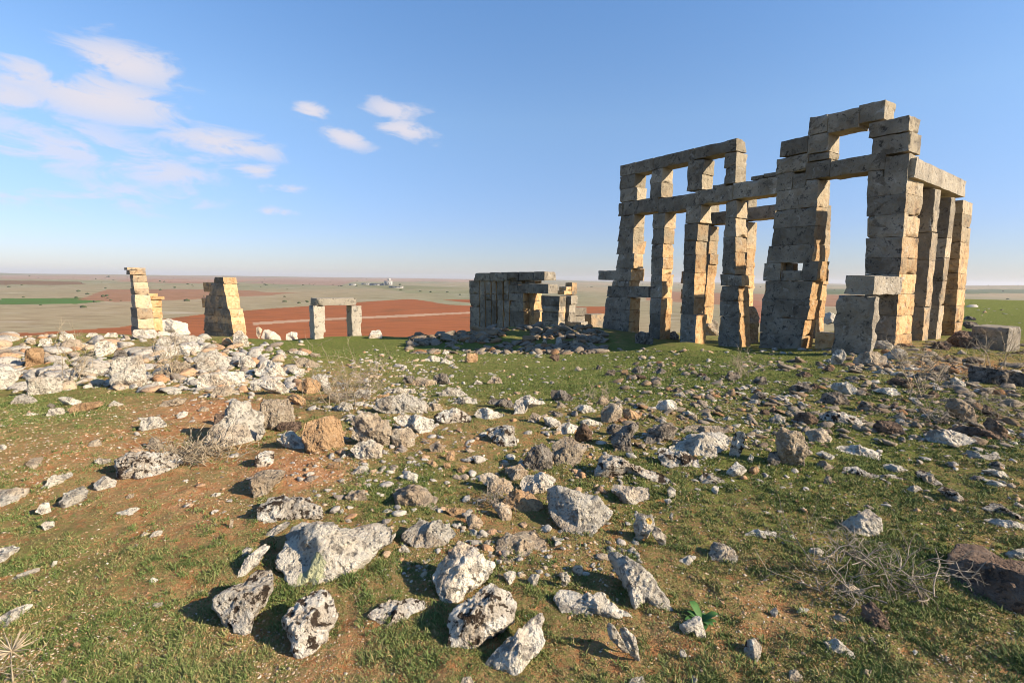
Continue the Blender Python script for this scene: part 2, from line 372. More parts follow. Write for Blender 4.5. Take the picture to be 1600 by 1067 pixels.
def rock_mesh(poly, tilt, thick, mat, seed, big):
    rs = np.random.default_rng(seed)
    vmin, vmax = poly[:, 1].min(), poly[:, 1].max()
    low = poly[poly[:, 1] > vmax - .3 * (vmax - vmin)]
    P, ok = hit([low[:, 0].mean()], [vmax - .04 * (vmax - vmin)])
    base = P[0]
    Hd = np.array([base[0], base[1], 0.0]); dist = np.linalg.norm(Hd); Hd /= dist
    wpx = np.ptp(poly[:, 0]); hpx = vmax - vmin
    dep = math.atan2(CAM[2] - base[2], dist)
    def frame(t):
        e1 = np.array([Hd[1], -Hd[0], 0.0]); e2 = math.cos(t) * np.array([0, 0, 1.0]) + math.sin(t) * Hd
        n = -math.cos(t) * Hd + math.sin(t) * np.array([0, 0, 1.0]); return e1, e2, n
    t = math.radians(tilt + (13 if vmax > 690 and tilt > 30 else 0))
    # never let a stone stretch far along the ground
    while t > .1:
        e2len = hpx / F * dist / max(.05, math.sin(t) * math.sin(dep) + math.cos(t) * math.cos(dep))
        if e2len < 1.15 * wpx / F * dist: break
        t -= .08
    e1, e2, n = frame(t)
    d = ray(poly[:, 0], poly[:, 1]); tt = ((base - CAM) @ n) / (d @ n)
    L = CAM + d * tt[:, None] - base
    ab = np.stack([L @ e1, L @ e2], -1)
    rng = np.ptp(ab[:, 1]); lo = ab[:, 1].min()
    k = np.clip((lo + .35 * rng - ab[:, 1]) / (.35 * rng), 0, 1); ab[:, 1] -= .20 * rng * k
    c = ab.mean(0) * .5 + .5 * np.array([(ab[:, 0].min() + ab[:, 0].max()) / 2, (ab[:, 1].min() + ab[:, 1].max()) / 2])
    N, K = (120, 26) if big else (56, 11)
    th = np.linspace(0, 2 * np.pi, N, endpoint=False); rr = np.full(N, 1e-3)
    q = ab - c; m = len(q)
    for i in range(m):
        p1, p2 = q[i], q[(i + 1) % m]; e = p2 - p1
        dirs = np.stack([np.cos(th), np.sin(th)], -1)
        den = dirs[:, 0] * e[1] - dirs[:, 1] * e[0]
        den = np.where(np.abs(den) < 1e-9, 1e-9, den)
        tr = (p1[0] * e[1] - p1[1] * e[0]) / den
        s_ = (p1[0] * dirs[:, 1] - p1[1] * dirs[:, 0]) / den
        okk = (s_ >= -1e-6) & (s_ <= 1 + 1e-6) & (tr > 0)
        rr = np.where(okk & (tr > rr), tr, rr)
    rr = .5 * rr + .25 * (np.roll(rr, 1) + np.roll(rr, -1))
    size = math.sqrt(max(np.ptp(ab[:, 0]) * rng, 1e-6)); T = thick * .42 * min(np.ptp(ab[:, 0]), max(rng, .5 * np.ptp(ab[:, 0])))
    rho = np.sin(np.linspace(0, np.pi / 2, K + 1))[1:]
    X = rho[:, None] * (rr * np.cos(th))[None]; Y = rho[:, None] * (rr * np.sin(th))[None]
    prof = np.sqrt(np.clip(1 - rho ** 2.6, 0, 1))[:, None] * np.ones(N)
    def facets(nf):
        h = T * 1.25 * prof
        for _ in range(nf):
            a = rs.uniform(0, 2 * np.pi); sl = rs.uniform(.25, 1.0); o = T * rs.uniform(.65, 1.25)
            g_ = np.maximum(o - sl * (X * math.cos(a) + Y * math.sin(a)), .12 * T * prof); kk = .22 * T + 1e-5
            m_ = np.clip(.5 + .5 * (g_ - h) / kk, 0, 1); h = g_ * (1 - m_) + h * m_ - kk * m_ * (1 - m_)
        return h
    hf = facets(6); hb = -facets(4) * .8
    front = np.stack([X, Y, hf], -1); back = np.stack([X, Y, hb], -1)[:-1]
    ctr = np.array([[0, 0, hf[0].mean()], [0, 0, hb[0].mean()]])
    A = np.concatenate([front.reshape(-1, 3), back.reshape(-1, 3), ctr])
    nrm = A / np.array([size, size, max(T, 1e-3) * 1.6]) ; nrm = nrm / (np.linalg.norm(nrm, axis=1, keepdims=True) + 1e-6)
    off = rs.uniform(0, 90, 3)
    disp = .075 * fbm(A * (2.2 / size) + off, 3) - .05 * np.abs(vnoise(A * (4.2 / size) + off)) + .046 * fbm(A * (9 / size) + off + 5, 3) + (.022 * fbm(A * (24 / size) + off + 9, 2) if big else 0)
    disp -= .03 * np.clip(vnoise(A * (13 / size) + off) - .25, 0, 1)
    A = A + nrm * (disp * size)[:, None]
    W = A[:, 0:1] * e1 + A[:, 1:2] * e2 + A[:, 2:3] * n + c[0] * e1 + c[1] * e2
    f = []; nF = K * N
    i, j = np.meshgrid(np.arange(K - 1), np.arange(N), indexing='ij'); j2 = (j + 1) % N
    f.append(np.stack([i * N + j, (i + 1) * N + j, (i + 1) * N + j2, i * N + j2], -1).reshape(-1, 4))
    i, j = np.meshgrid(np.arange(K - 2), np.arange(N), indexing='ij'); j2 = (j + 1) % N
    f.append(np.stack([nF + i * N + j, nF + i * N + j2, nF + (i + 1) * N + j2, nF + (i + 1) * N + j], -1).reshape(-1, 4))
    j = np.arange(N); j2 = (j + 1) % N; lb = nF + (K - 2) * N; lf = (K - 1) * N
    f.append(np.stack([lb + j, lb + j2, lf + j2, lf + j], -1))
    cF, cB = len(A) - 2, len(A) - 1
    tr = np.concatenate([np.stack([np.full(N, cF), j, j2], -1), np.stack([np.full(N, cB), nF + j2, nF + j], -1)])
    return np_mesh('stone', W, f + [tr], ROCK[mat], True), base

STONES = []   # crop, material, tilt, thick, label or None, short landmark phrase or None, points
def S(crop, mat, tilt, thick, label, mark, pts): STONES.append((mat, tilt, thick, label, mark, px(crop, pts)))
exec_stones = True
# ---- foreground
S('F2', 'grey', 58, 1.0, 'largest flat-topped pale boulder, with a greenish lichen patch on its front', 'largest flat-topped boulder', [(500,130),(590,60),(770,60),(930,85),(1060,45),(1170,85),(1195,180),(1060,240),(1000,290),(900,350),(760,410),(680,455),(560,460),(500,400),(420,330),(400,280),(490,190)])
S('F2', 'spot', 40, .9, 'brown pitted boulder at the lower left end of the largest flat-topped boulder', 'brown pitted boulder', [(35,600),(60,545),(190,460),(260,420),(330,360),(410,385),(428,480),(380,560),(310,640),(290,720),(230,750),(170,715),(90,650)])
S('F2', 'spot', 45, 1.0, 'rounded boulder densely speckled brown and white, casting a deep shadow leftward', 'densely speckled round boulder', [(485,680),(520,610),(570,545),(640,510),(730,480),(790,540),(850,640),(800,720),(740,790),(690,830),(620,880),(560,860),(500,740)])
S('F2', 'spot', 60, .7, 'low speckled stone sunk in soil between the round speckled and lumpy boulders', None, [(1015,640),(1090,570),(1180,545),(1290,540),(1370,560),(1390,600),(1290,640),(1220,700),(1180,730),(1100,690)])
S('F2', 'grey', 55, .6, 'slim pale stone lying along the left side of the largest boulder', None, [(185,420),(230,320),(290,260),(380,195),(410,215),(330,320),(250,370)])
S('F2', 'grey', 50, .8, 'small white stone at the upper tip of the slim pale stone', None, [(225,250),(260,215),(300,225),(280,260),(235,275)])
S('F2', 'grey', 55, .6, 'narrow white stone touching the back left corner of the largest boulder', None, [(365,140),(430,95),(520,50),(540,65),(470,120),(400,155)])
S('F2', 'grey', 55, .9, 'crumbling grey outcrop just right of the largest flat-topped boulder', 'crumbling grey outcrop', [(1215,150),(1280,90),(1340,40),(1430,60),(1540,80),(1580,130),(1500,190),(1400,225),(1290,200)])
S('F3', 'grey', 45, 1.0, 'pale boulder with one sharp peak, standing behind the lumpy boulder', 'sharp-peaked pale boulder', [(55,300),(130,200),(205,150),(215,80),(260,120),(330,150),(390,210),(485,265),(400,330),(300,380),(220,450),(140,490),(90,400)])
S('F3', 'spot', 45, 1.0, 'lumpy white and brown boulder between the sharp-peaked boulder and the wedge', 'lumpy white and brown boulder', [(135,760),(150,600),(200,490),(290,470),(370,380),(440,350),(490,410),(550,440),(585,490),(560,580),(480,650),(400,670),(330,720),(220,790)])
S('F3', 'grey', 45, .8, 'clean white wedge-shaped stone tapering to a point, nearest the photo bottom edge', 'white wedge-shaped stone', [(375,835),(470,760),(560,680),(650,600),(720,540),(765,515),(775,580),(760,640),(775,720),(740,790),(640,860),(570,910),(490,920),(420,880)])
S('F3', 'tan', 75, .5, 'flat tan slab level with the soil, in front of the triangular white slab', 'flat tan slab', [(465,130),(500,85),(590,40),(690,25),(740,80),(800,150),(760,190),(690,215),(570,225),(490,210)])
S('F3', 'grey', 58, .9, 'long smooth pale stone slanting down to the right above the leafy plant', 'long slanting pale stone', [(1150,200),(1210,195),(1300,250),(1420,310),(1480,370),(1530,440),(1575,510),(1540,520),(1470,480),(1400,450),(1330,475),(1280,400),(1230,350),(1200,270)])
S('F3', 'grey', 60, .8, 'bone-shaped knobbly stone below the long slanting pale stone', 'bone-shaped knobbly stone', [(805,440),(840,390),(910,395),(980,430),(1130,420),(1190,480),(1260,530),(1330,560),(1330,605),(1270,590),(1180,570),(1080,560),(1000,580),(910,570),(850,520)])
S('F3', 'grey', 50, .7, 'left of two parallel stone slivers below the bone-shaped stone', None, [(1150,600),(1190,620),(1230,680),(1290,760),(1290,805),(1230,750),(1160,680)])
S('F3', 'grey', 50, .8, 'right of two parallel stone slivers below the bone-shaped stone', None, [(1220,640),(1270,635),(1320,690),(1345,760),(1370,850),(1310,800),(1260,720)])
for p in ([(505,310),(545,280),(590,290),(580,330),(545,370)], [(655,340),(690,305),(735,310),(715,370),(690,390)], [(865,300),(900,290),(925,340),(890,385),(870,370)], [(1285,975),(1330,945),(1380,940),(1400,990),(1300,1000)], [(235,990),(250,950),(300,945),(330,985)], [(365,130),(400,95),(430,90),(425,125)], [(800,80),(825,65),(865,95),(840,110)]):
    S('F3', 'grey', 40, 1.0, None, None, p)
S('H3', 'grey', 62, .6, 'large triangular pale slab tilted to the right, beside the ochre block', 'triangular pale slab', [(215,450),(300,440),(350,470),(420,460),(520,490),(600,540),(645,570),(560,640),(480,700),(410,730),(350,700),(280,640),(235,570)])
S('H3', 'grey', 30, 1.0, 'knobbly upright stone with an orange lichen spot, right of the triangular slab', 'knobbly upright stone', [(755,650),(780,560),(840,570),(885,565),(895,640),(870,680),(830,720),(780,725)])
S('H3', 'grey', 45, .8, 'pale stone leaning against the front of the knobbly upright stone', None, [(870,680),(890,640),(930,670),(970,720),(960,765),(920,750)])
S('H3', 'spot', 48, .8, 'long low stone tapering to the right, behind the pale oblong block', 'long low tapering stone', [(500,310),(540,225),(580,212),(660,240),(740,280),(850,290),(960,330),(1020,370),(980,385),(880,350),(780,310),(680,310),(580,330),(520,340)])
S('H3', 'grey', 50, .9, 'pale oblong block in grass in front of the long low tapering stone', 'pale oblong block', [(620,430),(640,385),(720,395),(850,405),(865,420),(850,470),(760,505),(700,490)])
S('H3', 'tan', 45, .8, 'smooth grey slab leaning on a dark stone, flat face to the camera', 'smooth leaning grey slab', [(245,130),(340,75),(410,105),(470,150),(440,210),(380,270),(310,275),(265,240)])
S('H3', 'dark', 35, .9, 'dark angular stone propping the smooth leaning grey slab', None, [(60,250),(120,170),(200,135),(265,190),(260,280),(220,300),(120,300)])
S('H3', 'grey', 40, .9, 'rounded grey stone just behind the ochre block', None, [(40,400),(70,330),(180,305),(270,340),(290,355),(240,420),(170,430),(120,445),(60,440)])
S('H3', 'ochre', 55, .9, 'bright ochre rectangular block left of the triangular pale slab', 'bright ochre block', [(-60,490),(-30,445),(20,432),(110,430),(150,470),(205,515),(150,540),(40,535),(-10,525)])
S('H3', 'tan', 40, .9, 'tan broken stone behind the rounded grey stone and bright ochre block', None, [(-40,310),(0,270),(50,250),(105,310),(60,345),(0,350)])
S('H3', 'grey', 62, .8, 'broad pale flat rock right of the dark hollow, with a smooth shaded right end', 'broad pale flat rock', [(980,150),(1060,90),(1150,65),(1300,60),(1360,100),(1365,150),(1300,190),(1250,225),(1160,210),(1060,180)])
S('H3', 'spot', 50, .9, 'spotted stone lying against the front of the broad pale flat rock', None, [(905,170),(940,150),(1010,180),(1100,195),(1160,230),(1190,290),(1120,285),(1020,270),(930,245)])
S('H3', 'spot', 15, .9, 'upright white and black knob at the right end of the broad flat rock', 'upright white and black knob', [(1350,190),(1370,120),(1400,60),(1440,40),(1467,80),(1450,140),(1420,200),(1380,220)])
S('H3', 'dark', 50, .9, 'grey outcrop on the left rim of the broad pale flat rock', None, [(830,110),(850,60),(920,10),(990,0),(1040,40),(1000,80),(930,110),(870,135)])
S('H3', 'dark', 50, .9, 'dark ragged outcrop beside the shaded hollow left of the broad flat rock', 'dark ragged outcrop', [(610,90),(680,50),(760,20),(800,40),(740,90),(760,190),(700,190),(640,140)])
S('G3', 'tan', 70, .5, 'long flat brown ledge behind the broad pale flat rock', None, [(1040,740),(1080,700),(1180,695),(1300,700),(1360,730),(1330,750),(1200,745),(1090,755)])
S('H3', 'spot', 50, .9, 'small hooked white stone in grass below the broad pale flat rock', None, [(1165,350),(1200,310),(1250,320),(1300,345),(1340,370),(1260,385),(1190,380)])
for m, p in (('grey', [(1240,420),(1265,390),(1295,400),(1285,440),(1265,445)]), ('grey', [(1470,230),(1490,190),(1510,215),(1505,260),(1480,250)]), ('grey', [(1330,310),(1400,235),(1440,270),(1470,300),(1440,325),(1370,330)]), ('ochre', [(1475,300),(1490,275),(1540,275),(1550,305),(1500,325)]), ('grey', [(965,420),(985,395),(1025,420),(1020,455),(985,465)]), ('grey', [(945,480),(985,470),(1000,495),(970,508)]), ('spot', [(980,590),(995,555),(1010,575),(1000,615)])):
    S('H3', m, 35, 1.0, None, None, p)
S('F4', 'spot', 60, .7, None, None, [(705,60),(760,25),(850,40),(920,55),(930,85),(860,95),(800,80),(730,80)])
S('F4', 'grey', 60, .7, 'flat white stone in turf, midway between the knobbly upright stone and thorn bush', 'flat white turf stone', [(460,200),(485,125),(560,140),(640,175),(672,210),(630,260),(560,240),(500,255)])
S('F4', 'grey', 55, .8, None, None, [(255,240),(320,195),(395,210),(360,245),(320,270)])
S('F4', 'grey', 38, .9, 'skull-like pale stone right in front of the green leafy plant', 'skull-like pale stone', [(265,690),(300,640),(370,610),(415,620),(420,680),(450,740),(445,790),(400,770),(370,720),(300,730)])
S('F4', 'spot', 45, 1.0, 'round spotted stone alone in turf, right and below of the leafy plant', 'round spotted turf stone', [(690,840),(720,780),(790,770),(830,810),(820,880),(780,915),(720,880)])
for p in ([(265,860),(285,825),(325,880),(285,910)], [(1000,1050),(1010,980),(1060,975),(1105,1020),(1090,1060)], [(1235,830),(1250,785),(1320,775),(1330,850),(1280,870)], [(875,580),(915,550),(935,585),(905,620)], [(1045,590),(1080,555),(1150,565),(1120,590)], [(1110,190),(1150,150),(1210,145),(1250,190),(1200,210)], [(340,1060),(350,1010),(390,1040),(380,1075)], [(1000,75),(1030,65),(1062,90),(1030,97)]):
    S('F4', 'grey', 42, .95, None, None, p)
S('F5', 'brown', 62, .75, 'big reddish-brown pitted rock at the right edge beside the thorn bush', 'big reddish-brown pitted rock', [(790,400),(830,330),(870,260),(950,240),(1010,245),(1080,300),(1160,335),(1264,350),(1400,380),(1400,640),(1264,625),(1170,610),(1080,615),(1000,560),(940,510),(860,450)])
S('F5', 'grey', 45, 1.0, 'grey blocky boulder with dead twigs over its right side, above the thorn bush', 'twig-covered grey boulder', [(190,130),(260,95),(370,55),(430,100),(460,170),(430,215),(340,210),(270,200),(210,170)])
S('F5', 'spot', 55, .8, 'upper of two long grey ridges running out at the right edge', None, [(1010,50),(1080,15),(1130,30),(1180,65),(1264,100),(1330,130),(1264,140),(1200,100),(1100,80)])
S('F5', 'grey', 55, .8, 'lower of two long grey ridges running out at the right edge', 'lower long grey ridge', [(1015,115),(1080,105),(1140,130),(1264,150),(1300,170),(1200,180),(1120,160)])
S('F5', 'brown', 40, .9, 'dark brown sharp-ridged stone at the foot of the thorn bush', 'dark brown sharp-ridged stone', [(300,680),(330,610),(380,600),(430,640),(480,700),(515,770),(470,760),(420,740),(380,760),(330,710)])
S('F5', 'grey', 50, .9, 'white stone with an ochre left corner, below the dark brown sharp-ridged stone', 'white stone with ochre corner', [(95,830),(160,805),(220,840),(270,880),(300,925),(220,910),(140,900)])
S('F5', 'tan', 50, .8, None, None, [(145,680),(190,655),(260,700),(210,715)])
S('F5', 'grey', 55, .7, None, None, [(1150,310),(1200,290),(1264,280),(1330,310),(1264,335),(1190,330)])
S('F5', 'grey', 50, .7, None, None, [(1200,30),(1215,10),(1264,35),(1264,55)])
for m, p in (('tan', [(300,1020),(340,985),(385,985),(370,1040)]), ('tan', [(300,800),(330,795),(360,835),(330,835)]), ('tan', [(360,800),(390,795),(405,835),(370,835)]), ('grey', [(615,880),(630,865),(650,885),(630,900)]), ('tan', [(160,500),(250,490),(350,530),(300,560),(200,540)])):
    S('F5', m, 45, .9, None, None, p)
S('H4', 'tan', 22, .9, 'smooth upright white boulder with an ochre peaked top, standing clear in grass', 'upright boulder with ochre peak', [(50,160),(50,60),(90,25),(140,50),(200,60),(240,100),(260,190),(230,250),(170,280),(100,250),(65,200)])
S('H4', 'tan', 50, .8, 'pale ochre low stone right behind the upright boulder with ochre peak', None, [(230,60),(290,30),(350,60),(405,100),(370,130),(280,120),(240,90)])
S('H4', 'dark', 50, .9, 'shaded dark stone close to the left foot of the upright ochre-peaked boulder', None, [(-10,230),(10,185),(55,175),(80,240),(50,275),(0,270)])
S('H4', 'grey', 62, .7, 'long pale ledge with a crusted front, right of the upright ochre-peaked boulder', 'long pale crusted ledge', [(400,165),(440,140),(560,150),(660,165),(720,200),(700,230),(600,215),(520,205)])
S('H4', 'spot', 55, .8, 'ridged white stone in grass in front of the long pale crusted ledge', 'ridged white grass stone', [(450,310),(480,275),(560,275),(620,310),(700,340),(620,355),(540,345)])
for m, p in (('spot', [(640,330),(760,320),(870,355),(800,365),(700,350)]), ('grey', [(690,280),(740,255),(820,265),(880,300),(800,312)]), ('grey', [(860,415),(890,395),(950,400),(975,420),(900,430)]), ('grey', [(290,190),(340,175),(420,215),(390,235),(330,210)]), ('tan', [(285,270),(320,235),(400,270),(430,275),(350,305)]), ('tan', [(345,370),(360,335),(395,335),(400,375),(375,390)]), ('grey', [(1130,255),(1160,240),(1240,262),(1190,268)]), ('tan', [(870,85),(920,70),(970,95),(930,108)]), ('grey', [(1330,300),(1390,280),(1480,310),(1545,370),(1480,350)]), ('dark', [(1365,275),(1390,245),(1450,245),(1485,270),(1430,292)]), ('dark', [(1250,350),(1290,325),(1360,345),(1320,372)]), ('grey', [(1350,385),(1390,360),(1440,375),(1505,395),(1420,405)]), ('grey', [(200,545),(220,525),(240,545),(220,555)]), ('grey', [(0,720),(10,680),(50,680),(60,715),(30,730)]), ('grey', [(500,125),(515,110),(528,125),(512,133)])):
    S('H4', m, 50, .85, None, None, p)
S('H4', 'spot', 50, .9, 'hunched grey stone in grass, right of the ridged white grass stone', 'hunched grey stone', [(910,310),(950,290),(1010,310),(1060,360),(1100,385),(1020,395),(960,350)])
S('H4', 'spot', 50, .9, 'dark-sided ridge of stone sloping to the right, below the hunched grey stone', 'sloping dark-sided ridge', [(1050,410),(1100,395),(1160,420),(1220,470),(1250,515),(1190,490),(1110,460)])
S('H4', 'grey', 45, .9, 'large rounded grey rock below the brown heap near the right edge', 'large rounded grey rock', [(970,100),(1000,60),(1100,50),(1230,70),(1330,120),(1290,160),(1180,150),(1080,150)])
S('H4', 'grey', 60, .7, 'white flat stone in grass below the large rounded grey rock', None, [(1180,210),(1230,185),(1300,205),(1420,195),(1510,250),(1400,250),(1280,250)])
S('G4', 'brown', 35, 1.0, 'dark brown blocky stone in grass, behind the long pale crusted ledge', 'dark brown blocky stone', [(650,720),(680,670),(760,670),(850,700),(855,750),(740,765),(660,760)])
# ---- right middle distance
for lab, mk, m, tl, p in (
    ('brownish hump of rock in the grass near the ruin, leftmost of a row', None, 'dark', 35, [(125,470),(180,420),(240,430),(285,470),(260,495),(160,490)]),
    ('grey humped rock in grass right of the brownish hump', None, 'grey', 35, [(385,465),(410,430),(510,425),(560,470),(560,510),(480,490)]),
    ('big dark-sided rounded rock between the brown angular stone and the ruin', 'big dark-sided rounded rock', 'dark', 35, [(300,550),(340,500),(430,485),(500,510),(525,560),(480,580),(380,570)]),
    ('brown angular stone with a shaded front, behind the upright ochre-peaked boulder', 'brown angular stone', 'brown', 35, [(145,660),(190,615),(260,620),(325,670),(290,690),(200,695)]),
    ('small peaked stone trailing to the right, beside the dark-sided rounded rock', None, 'dark', 35, [(560,590),(590,540),(640,580),(720,610),(660,630)]),
    ('broad grey crust of rock below the big dark-sided rounded rock', 'broad grey crust of rock', 'spot', 50, [(300,620),(400,600),(500,620),(620,680),(580,700),(430,695),(340,670)]),
    (None, None, 'grey', 45, [(640,480),(700,460),(800,465),(840,500),(790,520),(700,495)]),
    ('brown slab with a sharp shaded front, in grass below the door post', 'brown shaded slab', 'brown', 40, [(740,420),(800,390),(900,430),(930,445),(860,460),(760,440)]),
    (None, None, 'dark', 40, [(880,395),(930,370),(1030,380),(1110,360),(1150,390),(1080,420),(960,410)]),
    ('flat tan slab leaning steeply to the right, near the fallen column', 'steeply leaning tan slab', 'tan', 45, [(1110,590),(1120,540),(1200,545),(1290,610),(1335,690),(1280,705),(1190,640)]),
    ('brown heap of rock between the leaning tan slab and large rounded grey rock', None, 'brown', 45, [(1100,720),(1200,690),(1320,720),(1460,770),(1500,800),(1380,800),(1250,760),(1150,750)]),
    (None, None, 'brown', 35, [(1330,610),(1350,560),(1400,590),(1420,640),(1380,650)]),
    (None, None, 'brown', 30, [(1335,690),(1370,640),(1430,670),(1500,740),(1500,800),(1440,780)]),
    (None, None, 'brown', 40, [(975,510),(1030,480),(1080,510),(1050,530)]),
    (None, None, 'grey', 45, [(870,530),(900,515),(970,560),(940,575)]),
    (None, None, 'grey', 45, [(1130,420),(1170,395),(1240,440),(1240,460),(1180,445)]),
    (None, None, 'grey', 45, [(0,660),(60,625),(115,655),(100,690),(20,690)]),
    (None, None, 'brown', 35, [(0,610),(30,585),(60,600),(40,625)]),
    (None, None, 'dark', 40, [(120,705),(170,685),(225,705),(200,720)]),
    (None, None, 'dark', 40, [(150,590),(200,570),(245,585),(200,608)]),
    (None, None, 'brown', 40, [(330,345),(370,325),(420,345),(390,365)]),
    (None, None, 'tan', 45, [(490,345),(540,325),(600,350),(560,362)]),
    (None, None, 'dark', 40, [(470,400),(530,385),(580,410),(540,425)]),
    (None, None, 'brown', 40, [(160,380),(220,360),(290,385),(230,400)]),
    (None, None, 'brown', 40, [(750,575),(790,560),(830,585),(800,602)]),
    (None, None, 'tan', 45, [(640,450),(655,425),(680,440),(675,460)]),
    (None, None, 'brown', 40, [(240,450),(290,430),(335,460),(300,478)]),
    (None, None, 'grey', 50, [(640,365),(700,355),(775,385),(720,385)]),
    (None, None, 'grey', 50, [(760,370),(830,360),(880,385),(820,392)]),
    ('long dark fallen column lying near the right edge, below the ruin corner', 'long dark fallen column', 'dark', 15, [(1240,390),(1250,335),(1270,325),(1400,330),(1600,370),(1640,380),(1650,420),(1640,460),(1450,450),(1250,420)]),
    ('rounded upright stone at the left foot of the door post', None, 'grey', 15, [(390,300),(400,250),(430,215),(470,225),(490,260),(470,310),(420,325)]),
    ('flat brown slab lying at the base of the door post', 'flat brown base slab', 'tan', 50, [(535,300),(560,265),(680,250),(740,265),(770,320),(640,335),(560,325)]),
    ('grey rounded rubble stone at the foot of the corner pier', None, 'grey', 30, [(720,250),(780,220),(860,225),(875,265),(800,290),(740,280)]),
    ('white slanted stone inside the low doorway beside the post', None, 'grey', 30, [(655,200),(670,170),(740,165),(785,200),(770,225),(690,220)]),
    ('brown rubble boulder at the foot of the slender pillars', None, 'brown', 30, [(1010,210),(1050,175),(1120,165),(1160,200),(1120,230),(1050,228)]),
    ('dark rubble boulder between the end pillar and the fallen pale-ended block', None, 'brown', 30, [(1110,170),(1180,115),(1270,110),(1300,190),(1270,220),(1160,215)]),
    (None, None, 'tan', 35, [(1180,245),(1210,225),(1245,250),(1200,257)]),
    ('grey boulder on the skyline grass right of the colonnade', None, 'dark', 35, [(1210,70),(1230,45),(1300,50),(1320,75),(1260,98)]),
    (None, None, 'dark', 35, [(1215,35),(1240,15),(1300,25),(1300,42)]),
    ('grey rock seen through the tall doorway, left of the door post', None, 'grey', 20, [(330,40),(340,5),(390,-10),(430,10),(420,50),(370,58)]),
    (None, None, 'grey', 50, [(820,350),(880,330),(960,345),(900,356)]),
):
    S('G4', m, tl, .95, lab, mk, p)
